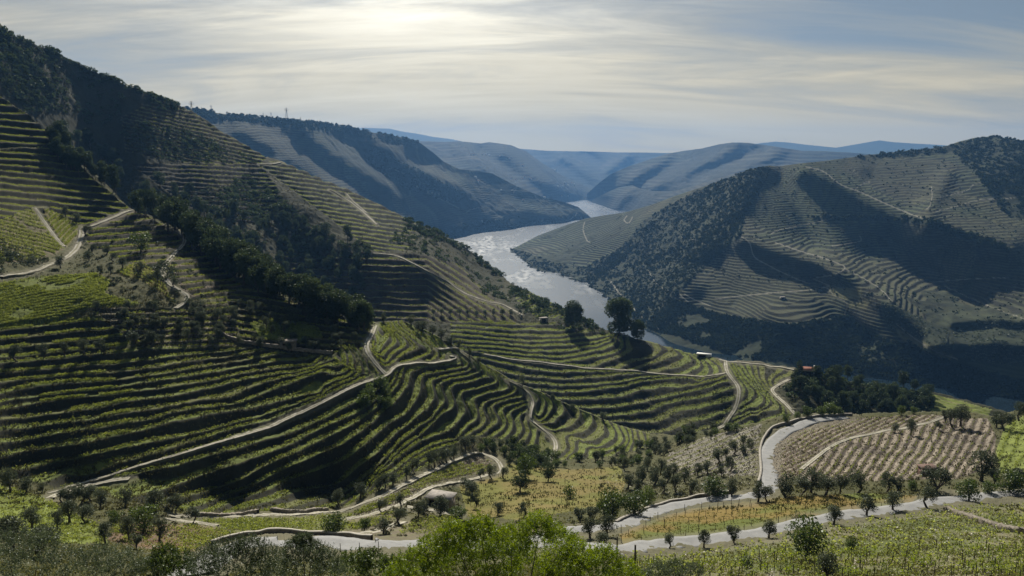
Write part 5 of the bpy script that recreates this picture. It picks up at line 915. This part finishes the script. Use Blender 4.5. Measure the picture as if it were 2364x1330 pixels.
# loose pale stones in the stony vineyards
def stones(name, lay, polys, n, size, label):
    P = np.concatenate([in_poly(lay, p, int(n / len(polys)))[2] for p in polys]); m = len(P); P = P + (0, 0, .05)
    V, Fq = leaf_quads(P, size * rng.uniform(.5, 1.8, m), size * rng.uniform(.5, 1.3, m)); tag(mesh_np(name, V, Fq, M_stoneb, smooth=False), label, 'stones', kind='stuff')
M_stoneb = mat_plain('broken_pale_schist', (.42, .38, .32), .6, .4, .35, .2)
rb = {r['n']: r['poly'] for r in reg_near}
stones('loose_stones', near, [rb['stone_rows'], rb['stone_rows'], rb['brown_vineyard'], rb['brown_vineyard_upper'], rb['lower_vineyard'], rb['triangle_vineyard'], [(1380, 1100), (1560, 1060), (1700, 1100), (1740, 1120), (1640, 1140), (1400, 1160)], rb['olive_terraces']], 30000, .28, 'loose pale stones scattered over the stony vineyards and olive terraces')

# grass and weeds on the near ground
def weeds(name, lay, n, size, mat, label, ymin, ymax, q=4, hz=1.0, x0=-60, x1=2430, cover=None):
    px = rng.uniform(x0, x1, n); py = rng.uniform(ymin, ymax, n); T = np.interp(px, lay.PX[0], lay.T); k = py > T + 2; px, py = px[k], py[k]
    P = lay.at(px, py); u_, v_ = lay.uv(px, py); rd = bil(lay.rd, u_, v_); k = (rd > .7) & (vnoise(P[:, 0] / 3.1, P[:, 1] / 3.1) > .35); P = P[k]
    s = size * rng.uniform(.5, 1.4, len(P)); n = len(P)
    d = rng.normal(size=(n, q, 3)) * .4; d[..., 2] = .25; c = P[:, None] + d * s[:, None, None]
    u_ = rng.normal(size=(n * q, 3)) * .35; u_[:, 2] = 1; u_ /= np.linalg.norm(u_, axis=1, keepdims=True)
    V, Fq = leaf_quads(c.reshape(-1, 3), np.repeat(s, q) * hz, np.repeat(s, q) * .45, a=u_)
    tag(mesh_np(name, V, Fq, mat, smooth=False), label, 'grass', kind='stuff')
weeds('grass', near, 60000, .28, M_grass, 'short grass and weeds over the nearest fields', 1120, 1400)
weeds('bank_grass', near, 60000, .55, M_weed, 'weeds and tufts on the terrace banks of the near hill', 500, 1180, q=3)
weeds('hill_grass', mid, 50000, 1.0, M_weed, 'weeds on the terrace banks of the farther hill', 380, 1040, q=3, x1=2000)

# ---------------------------------------------------------------- walls, buildings, poles
def box(c, sx, sy, sz, rz=0.0, bev=0.0):
    x, y, z = sx / 2, sy / 2, sz / 2
    V = np.array([(-x, -y, -z), (x, -y, -z), (x, y, -z), (-x, y, -z), (-x, -y, z), (x, -y, z), (x, y, z), (-x, y, z)], float)
    ca, sa = math.cos(rz), math.sin(rz); V = np.c_[V[:, 0] * ca - V[:, 1] * sa, V[:, 0] * sa + V[:, 1] * ca, V[:, 2]] + np.array(c)
    return V, np.array([(0, 3, 2, 1), (4, 5, 6, 7), (0, 1, 5, 4), (1, 2, 6, 5), (2, 3, 7, 6), (3, 0, 4, 7)])
def wall_along(lay, pl, h, th, mat, name, label, rough=.06, cope=None):
    P = smooth_line(pl, 2.5); c = lay.at(P[:, 0], P[:, 1]); k = np.ones(9) / 9
    c = np.stack([np.convolve(np.pad(c[:, i], 4, 'edge'), k, 'valid') for i in range(3)], 1)
    # one ring every 0.45 m, so that the stones can stand uneven
    L_ = np.r_[0, np.cumsum(np.linalg.norm(np.diff(c[:, :2], axis=0), axis=1))]; t = np.arange(0, L_[-1], .45); c = np.stack([np.interp(t, L_, c[:, i]) for i in range(3)], 1)
    tg = np.gradient(c[:, :2], axis=0); tg /= np.linalg.norm(tg, axis=1, keepdims=True); n = np.c_[-tg[:, 1], tg[:, 0], np.zeros(len(tg))]
    prof = [(-.5, -.8), (-.5, h * .5), (-.5, h), (.5, h), (.5, h * .5), (.5, -.8)]; m = len(c); V = []
    for a, z in prof:
        q = c + n * (a * th); q[:, 2] += z + (rng.normal(size=m) * rough if z > 0 else 0); q[:, :2] += rng.normal(size=(m, 2)) * rough * .5; V.append(q)
    V = np.array(V); i = np.arange(len(prof) * m).reshape(len(prof), m); Fq = np.stack([i[:-1, :-1], i[1:, :-1], i[1:, 1:], i[:-1, 1:]], -1).reshape(-1, 4)
    if cope is None: return tag(mesh_np(name, V.reshape(-1, 3), Fq, mat, smooth=False), label, 'wall')
    e = empty(name, tuple(c[0])); tag(e, label, 'wall'); w = mesh_np('wall', V.reshape(-1, 3) - c[0], Fq, mat, smooth=False, parent=e)
    prof = [(-.62, h + .01), (-.62, h + .16), (.62, h + .16), (.62, h + .01)]; V = []
    for a, z in prof: q = c + n * (a * th); q[:, 2] += z; V.append(q)
    V = np.array(V); i = np.arange(4 * m).reshape(4, m); Fq = np.stack([i[:-1, :-1], i[1:, :-1], i[1:, 1:], i[:-1, 1:]], -1).reshape(-1, 4)
    mesh_np('coping', V.reshape(-1, 3) - c[0], Fq, cope, smooth=False, parent=e); return e
M_cope = mat_plain('pale_mortar_coping', (.42, .39, .33), .9, 1.2, .15, .3)
wall_along(near, [(488, 1262), (505, 1252), (525, 1246), (560, 1240), (600, 1233), (650, 1229), (700, 1232), (760, 1238), (810, 1242), (862, 1244)], .8, .5, M_stone, 'parapet_wall', 'curved stone parapet wall with pale coping round the lower road bend', cope=M_cope)
wall_along(near, [(1745, 1132), (1754, 1110), (1757, 1083), (1754, 1050), (1760, 1020), (1780, 994), (1830, 975), (1900, 963), (1970, 958)], .75, .5, M_stone, 'parapet_wall', 'low stone parapet on the outer side of the upper road bend', cope=M_stonel)
wall_along(near, [(1420, 1212), (1455, 1196), (1500, 1177), (1560, 1158), (1632, 1145), (1700, 1142)], .75, .5, M_stone, 'parapet_wall', 'low stone parapet above the road below the olive thicket', cope=M_stonel)
wall_along(near, [(2180, 1178), (2204, 1186), (2240, 1199), (2285, 1214), (2325, 1226), (2400, 1238)], .9, .9, M_stone, 'dry_stone_wall', 'rough dry stone wall running down the vineyard at lower right', .14)
wall_along(near, [(510, 768), (540, 785), (620, 800), (770, 818)], 1.0, .6, M_stone, 'dry_stone_wall', 'dry stone wall below the bright patch of vines in the middle left', .12)
wall_along(near, [(440, 1190), (500, 1192), (570, 1190), (600, 1188)], .9, .8, M_stone, 'retaining_wall', 'short dark retaining wall at the foot of the striped terraces, left of the gate gap', .08)
wall_along(near, [(625, 1180), (640, 1186), (690, 1186), (760, 1178)], .9, .8, M_stone, 'retaining_wall', 'short dark retaining wall at the foot of the striped terraces, right of the gate gap', .08)
# flat roofed shed by the track
M_conc = mat_plain('weathered_concrete', (.30, .27, .24), .9, 1.0, .3, .3); M_darkin = mat_plain('dark_interior', (.03, .025, .02), .95)
M_white = mat_plain('whitewashed_wall', (.75, .74, .70), .8, .8, .08, .05); M_tile = mat_plain('red_roof_tiles', (.33, .13, .08), .85, 1.5, .35, .4); M_brick = mat_plain('brick_wall', (.14, .085, .065), .9, 2, .3, .3)
def shed(px, py, w, d, h, rz, roofm, wallm, label, flat=True, lay=near):
    p = lay.at(np.array([px]), np.array([py]))[0]; e = empty('stone_shed' if flat else 'farmhouse', tuple(p), rz); tag(e, label, 'shed' if flat else 'house')
    if not flat:
        for q in (-.36, .36): V, Fq = box((q * w, -d / 2 - .02, h * .6), 1.1, .1, 1.2); mesh_np('window', V, Fq, M_darkin, smooth=False, parent=e)
        V, Fq = box((w * .3, d * .1, h + d * .28 + .3), .8, .8, 1.6); mesh_np('chimney', V, Fq, wallm, smooth=False, parent=e)
    t = .3; dw = w * .42
    parts = [box((0, d / 2 - t / 2, h / 2 - .4), w, t, h + .8), box((-w / 2 + t / 2, -t / 2, h / 2 - .4), t, d - t - .01, h + .8), box((w / 2 - t / 2, -t / 2, h / 2 - .4), t, d - t - .01, h + .8)]
    parts += [box((w / 4 + dw / 4 + .0, -d / 2 + t / 2 + .004, h / 2 - .4), w / 2 - dw / 2 - 2 * t + .5, t - .02, h + .78), box((-w / 2 + t + .25, -d / 2 + t / 2 + .004, h / 2 - .4), .5, t - .02, h + .78), box((0, -d / 2 + t / 2 + .006, h - .22), w - 2 * t - .02, t - .05, .42)]
    V, Fq = merge(parts); mesh_np('wall', V, Fq, wallm, smooth=False, parent=e)
    V, Fq = box((-.1 * w, -d / 2 + t + .12, h * .42), dw + .5, .08, h * .84); mesh_np('door', V, Fq, M_darkin, smooth=False, parent=e)
    if flat:
        V, Fq = box((0, 0, h + .12), w + .7, d + .7, .22); V[V[:, 2] > h + .1] += (0, 0, .0); V[:, 2] -= (V[:, 1] < 0) * .35 * 0; mesh_np('roof', V, Fq, roofm, smooth=False, parent=e)
    else:
        o = .35; r = h + w * .0 + d * .28; a = np.array([(-w / 2 - o, -d / 2 - o, h), (w / 2 + o, -d / 2 - o, h), (w / 2 + o, 0, r), (-w / 2 - o, 0, r), (-w / 2 - o, d / 2 + o, h), (w / 2 + o, d / 2 + o, h)], float)
        V = np.r_[a, a + (0, 0, .16)]; Fq = [(0, 1, 2, 3), (3, 2, 5, 4), (6, 9, 8, 7), (9, 10, 11, 8), (0, 6, 7, 1), (4, 5, 11, 10), (1, 7, 8, 2), (2, 8, 11, 5), (0, 3, 9, 6), (3, 4, 10, 9)]
        mesh_np('roof', V, Fq, roofm, smooth=False, parent=e)
        g_ = np.array([(-w / 2 + .01, -d / 2, h), (-w / 2 + .01, d / 2, h), (-w / 2 + .01, 0, r), (w / 2 - .01, -d / 2, h), (w / 2 - .01, 0, r), (w / 2 - .01, d / 2, h)]); mesh_np('gable', g_, [(0, 1, 2), (3, 4, 5)], wallm, smooth=False, parent=e)
    return e
shed(1018, 1168, 6.0, 4.2, 2.9, R(-18), M_conc, M_stone, 'small flat roofed concrete and stone shed beside the pale track')
shed(2142, 1098, 3.8, 3.0, 2.2, R(5), M_brick, M_brick, 'small reddish brick hut at the foot of the brown vineyard')
shed(666, 800, 5.0, 3.5, 2.6, R(10), M_stone, M_stone, 'old stone hut half hidden by trees below the bright patch')
shed(1255, 742, 6, 4, 3.0, R(20), M_conc, M_stonel, 'small pale stone ruin at the end of the long terrace wall', lay=mid)
shed(1866, 866, 12, 6, 4.0, R(-12), M_tile, M_white, 'white farmhouse with a red tiled roof on the crest above the wood', False, lay=mid)
shed(1625, 824, 10, 3.4, 2.4, R(-25), M_white, M_white, 'long low white shed on the crest of the terraced hill', lay=mid)
shed(1807, 690, 9, 6, 3.4, R(5), M_conc, M_stonel, 'lone pale shed in the middle of the right bank vineyard', lay=rh)
# far villages: every house a small gabled block
def far_house(lay, px, py, s, label, group):
    p = lay.at(np.array([px]), np.array([py]))[0]; p[2] += .5; k = p[1] / 4500.0 * s; w, d, h = 11 * k, 7 * k, 6 * k
    e = empty('village_house', tuple(p), rng.uniform(-.6, .6)); tag(e, label, 'house', group)
    V, Fq = box((0, 0, h / 2 - 3), w, d, h + 6); mesh_np('wall', V, Fq, M_white, smooth=False, parent=e)
    o = .6 * k; r = h + 2.4 * k; a = np.array([(-w / 2 - o, -d / 2 - o, h), (w / 2 + o, -d / 2 - o, h), (w / 2 + o, 0, r), (-w / 2 - o, 0, r), (-w / 2 - o, d / 2 + o, h), (w / 2 + o, d / 2 + o, h)], float)
    mesh_np('roof', a, [(0, 1, 2, 3), (3, 2, 5, 4), (0, 3, 4), (1, 5, 2)], M_tile if rng.random() < .5 else M_white, smooth=False, parent=e)
for grp, lay, pts in (('the upper village', fh2, [(1086, 357), (1093, 357), (1113, 357), (1122, 357), (1129, 358), (1154, 361), (1176, 366)]), ('the slope above the river bend', fh2, [(1206, 382), (1180, 411), (1191, 414), (1207, 413), (1211, 408), (1222, 411), (1226, 413), (1281, 393)]),
                      ('the lower village by the river', fh2, [(1288, 430), (1298, 429), (1304, 424), (1311, 428), (1320, 423), (1325, 426), (1296, 452), (1310, 453)]), ('the near far bank', fh1, [(887, 401), (963, 428), (988, 444), (997, 445), (1003, 446), (1012, 447), (1098, 410), (1103, 420), (1112, 511), (1157, 439), (1208, 464), (1250, 510), (1257, 457)])):
    pts = sorted(pts)
    for i, (a, b) in enumerate(pts): far_house(lay, a, b, 1.0 if lay is fh1 else .8, 'tiny white house, %s in %s' % (ordinal(i, len(pts)), grp), 'houses of ' + grp)
# lattice pylons on the left skyline
M_steel = mat_plain('galvanised_steel', (.16, .17, .18), .6, 3, .1, 0)
def pylon(lay, px, py, hpx, label):
    p = lay.at(np.array([px]), np.array([py]))[0]; h = hpx / F * p[1] * 1.05; k = h / 30; b = 3.2 * k; e = empty('pylon', tuple(p)); tag(e, label, 'pylon', 'pylons on the left skyline'); r = .26 * k
    legs = [tube([(sx * b, sy * b, -4 * k), (sx * b * .3, sy * b * .3, h * .7), (0, 0, h)], [r, r, r], 4) for sx in (-1, 1) for sy in (-1, 1)]
    for i in range(6):
        z0, z1_ = h * i / 8, h * (i + 1) / 8; w0, w1 = b * (1 - i / 8), b * (1 - (i + 1) / 8); legs += [tube([(-w0, -w0, z0), (w1, -w1, z1_)], [r * .5] * 2, 4), tube([(w0, w0, z0), (-w1, w1, z1_)], [r * .5] * 2, 4)]
    V, Fq = merge(legs); mesh_np('lattice_tower', V, Fq, M_steel, parent=e)
    V, Fq = merge([tube([(-5 * k * f, 0, h * z), (0, 0, h * (z + .03)), (5 * k * f, 0, h * z)], [r] * 3, 4) for f, z in ((1, .74), (1.2, .83), (.8, .92))]); mesh_np('cross_arm', V, Fq, M_steel, parent=e)
for a in ((mid, 443, 262, 30, 'tallest lattice pylon, standing at the end of the near left skyline'), (fh1, 488, 260, 16, 'small pylon just right of where the mountain meets the far hill'), (fh1, 608, 271, 10, 'tiny pylon left of the wide armed one on the far skyline'), (fh1, 626, 273, 13, 'wide armed pylon on the far left skyline'), (fh1, 662, 277, 26, 'tall thin pylon on the far left skyline'), (fh1, 694, 280, 9, 'smallest pylon, rightmost on the far left skyline')): pylon(*a)
def turbine(lay, px, py, hpx, label, grp):
    p = lay.at(np.array([px]), np.array([py]))[0]; h = hpx / F * p[1]; e = empty('wind_turbine', tuple(p)); tag(e, label, 'wind turbine', grp)
    V, Fq = tube([(0, 0, -20), (0, 0, h)], [h * .035, h * .02], 6); mesh_np('tower', V, Fq, M_white, parent=e)
    a0 = rng.uniform(0, 2)
    for q in range(3):
        a = a0 + q * 2 * math.pi / 3; V, Fq = tube([(0, -h * .04, h), (math.cos(a) * h * .3, -h * .04, h + math.sin(a) * h * .3), (math.cos(a) * h * .6, -h * .04, h + math.sin(a) * h * .6)], [h * .02, h * .02, h * .006], 4); mesh_np('blade', V, Fq, M_white, parent=e)
for grp, lay, pts in (('the blue mountain at left', fh6, [(845, 295), (852, 295), (866, 296), (881, 297), (962, 309), (976, 312)]), ('the blue mountains at right', fh7, [(1797, 328), (1812, 329), (1825, 330), (1878, 336), (1929, 341), (1938, 340)])):
    for i, (a, b) in enumerate(pts): turbine(lay, a, b, 7, 'tiny wind turbine, %s on %s' % (ordinal(i, len(pts)), grp), 'wind turbines on ' + grp)
# poles and fence at the lower road
def pole(px, py, hpx, r, label, grp=None, nm='wooden_pole'):
    p, _ = hm(near, px, py, hpx); h = hpx / F * p[1] * 1.1; V, Fq = tube([(0, 0, -.4), (.02, 0, h * .5), (0, .02, h)], [r * 1.2, r, r * .9], 8); Vc, Fc = tube([(0, 0, h), (0, 0, h + .02)], [r * .9, r * .2], 8); V, Fq = merge([(V, Fq), (Vc, Fc)])
    o = mesh_np(nm, V, Fq, M_post); o.location = tuple(p); tag(o, label, 'post', grp)
pole(1424, 1276, 38, .11, 'thick wooden pole left of the taller one by the lower road')
pole(1465, 1320, 66, .13, 'taller thick wooden pole in front of the lower road')
for i, (a, b, h_) in enumerate([(612, 1284, 18), (648, 1286, 22), (686, 1284, 22), (740, 1280, 22), (786, 1277, 22), (830, 1273, 20), (874, 1272, 22)]): pole(a, b, h_, .05, 'thin fence post, %s along the lower road bend' % ordinal(i, 7), 'fence posts along the lower road bend', 'fence_post')
# cable crossing the lower left
ca = np.array(unproj(-160., 1258., 62.)); cb = np.array(unproj(720., 1268., 92.)); t_ = np.linspace(0, 1, 40)[:, None]; q = ca * (1 - t_) + cb * t_; q[:, 2] -= (4 * t_ * (1 - t_))[:, 0] * .7
V, Fq = tube(q, [.022] * 40, 5); tag(mesh_np('overhead_cable', V, Fq, mat_plain('cable_sheath', (.5, .5, .46), .5, 3, .05, 0)), 'thin pale overhead cable sagging across the lower left corner', 'cable')

# ---------------------------------------------------------------- the trees close to the viewpoint
def leafy_mass(blobs, shoots, leaves, ll, lw, g, droop=.35, upb=.8, spread=.5):
    """shoots growing out of each clump, leaves set along every shoot"""
    C_, A_, S_ = [], [], []
    for (c, r) in blobs:
        n = shoots; d = g.normal(size=(n, 3)); d[:, 2] = np.abs(d[:, 2]) * .9 + g.normal(size=n) * .35; d /= np.linalg.norm(d, axis=1, keepdims=True)
        b = np.array(c) + d * (r * g.uniform(.25, 1.0, n) ** .5)[:, None]; dd = d * .6 + np.array([0, 0, upb]) + g.normal(size=(n, 3)) * .3; dd /= np.linalg.norm(dd, axis=1, keepdims=True)
        Ls = r * g.uniform(.25, .6, n)
        t = g.random((n, leaves)); P = b[:, None] + dd[:, None] * (t * Ls[:, None])[..., None]
        a = dd[:, None] * .5 + g.normal(size=(n, leaves, 3)) * spread; a[..., 2] -= droop; a /= np.linalg.norm(a, axis=2, keepdims=True)
        C_.append((P + a * ll * .5).reshape(-1, 3)); A_.append(a.reshape(-1, 3))
    Cc = np.concatenate(C_); Aa = np.concatenate(A_); n = len(Cc)
    return leaf_quads(Cc, ll * g.uniform(.6, 1.25, n), lw * g.uniform(.7, 1.2, n), g, a=Aa)
def front_tree(name, D, blobs_px, base_px, mat, label, cat, ll, lw, shoots, leaves, seed, trunk=.12, **kw):
    g = np.random.default_rng(seed); bl = []
    for (a, b, r) in blobs_px:
        dd = D + g.uniform(-1, 1) * D * .05; bl.append((np.array(unproj(a, b, dd)), r / F * dd))
    bx, by, bz = unproj(base_px, 1500.0, D); # stands on the ground below its crown
    m = np.argmin(np.hypot(near.P[..., 0] - bx, near.P[..., 1] - D)); base = near.P.reshape(-1, 3)[m]
    e = empty(name, tuple(base)); tag(e, label, cat)
    V, Fq = leafy_mass([(c - base, r) for c, r in bl], shoots, leaves, ll, lw, g, **kw); mesh_np('crown', V, Fq, mat, smooth=False, parent=e)
    top = np.mean([c for c, r in bl], axis=0) - base; fk = top * (.45, .45, .45)
    parts = [tube([(0, 0, -.5), fk * .5, fk], [trunk * 1.3, trunk, trunk * .8])]
    for c, r in bl:
        q = c - base; parts.append(tube([fk, (fk + q) / 2 + g.normal(size=3) * .1, q], [trunk * .45, trunk * .28, trunk * .08], 5))
    V, Fq = merge(parts); mesh_np('trunk', V, Fq, M_bark, parent=e); return e
front_tree('almond_tree', 25.0, [(1180, 1300, 70), (1050, 1310, 66), (1300, 1320, 66), (1000, 1285, 46), (955, 1318, 46), (1052, 1250, 44), (1110, 1236, 42), (1180, 1262, 46), (1245, 1232, 44), (1292, 1262, 44), (1340, 1298, 44), (1395, 1310, 44), (1150, 1300, 56), (1220, 1330, 60), (1060, 1325, 60), (1300, 1340, 56), (925, 1350, 44), (1440, 1345, 44), (1000, 1370, 60), (1150, 1380, 66), (1300, 1390, 60), (1400, 1380, 50), (1085, 1275, 50)], 1180, M_bright,
           'large yellow green leafy tree top in the middle of the bottom edge', 'tree', .115, .028, 210, 17, 5)
M_olf = mat_leaf('near_olive_leaves', (.045, .062, .028), (.15, .185, .10), .35, .05, 1.0)
ofr = [('big silvery olive crown in the bottom left corner', 30, [(20, 1290, 60), (90, 1275, 50), (60, 1330, 70), (150, 1310, 50), (-40, 1310, 70), (0, 1370, 70)], 60, M_olf),
       ('olive crown left of the low dark gap at the bottom edge', 32, [(230, 1300, 40), (290, 1312, 44), (190, 1330, 46), (260, 1345, 60), (340, 1330, 40)], 250, M_olf),
       ('green leafy crown between two olive crowns at the bottom edge', 34, [(380, 1292, 30), (420, 1310, 34), (360, 1320, 36), (400, 1340, 46)], 395, M_bush),
       ('broad silvery olive crown in front of the curved wall', 28, [(520, 1288, 44), (575, 1278, 40), (480, 1305, 44), (545, 1320, 60), (620, 1305, 44), (470, 1345, 50), (600, 1345, 60)], 540, M_olf),
       ('olive crown whose top reaches over the road bend', 30, [(700, 1256, 24), (682, 1280, 34), (720, 1285, 34), (700, 1320, 50), (750, 1305, 36), (650, 1330, 44), (760, 1340, 46)], 700, M_olf),
       ('low grey green shrubby crown left of the yellow green tree', 36, [(820, 1305, 34), (860, 1300, 30), (800, 1330, 44), (870, 1330, 44), (900, 1312, 26)], 845, M_bush),
       ('dark olive crown right of the yellow green tree', 45, [(1520, 1325, 26), (1560, 1318, 26), (1600, 1325, 24), (1550, 1345, 36), (1490, 1340, 26)], 1550, M_olf)]
for i, (lab, D_, bl, bx_, m_) in enumerate(ofr): front_tree('olive_tree' if m_ is M_olf else 'broadleaf_tree', D_, bl, bx_, m_, lab, 'olive tree' if m_ is M_olf else 'tree', .085 if m_ is M_olf else .11, .028 if m_ is M_olf else .05, 170 if m_ is M_olf else 110, 20, 30 + i, droop=.1, upb=.4, spread=.7)
single('olive', 1908, 1348, 70, 'largest round dark olive at the bottom edge, lower right')
single('green', 1862, 1290, 76, 'yellow green bushy tree behind the largest olive at lower right')
single('bush', 1724, 1312, 26, 'small round green bush in the grass at lower right')
single('green', 1965, 1275, 30, 'low green shrub right of the yellow green bushy tree')
single('gbush', 1843, 1203, 20, 'low grey shrub on the near edge of the ochre meadow')

# ---------------------------------------------------------------- the hazy air of the valley
hm_, t = new_mat('valley_haze'); o = t.nodes.new('ShaderNodeOutputMaterial'); pv = t.nodes.new('ShaderNodeVolumePrincipled')
pv.inputs['Color'].default_value = HAZE_COL; pv.inputs['Density'].default_value = HAZE_DENSITY; pv.inputs['Anisotropy'].default_value = .35
t.links.new(pv.outputs[0], o.inputs['Volume'])
V, Fq = box((0, 6250, 487), 19400, 15500, 994); hz = mesh_np('haze', V, Fq, hm_, smooth=False); tag(hz, kind='stuff')
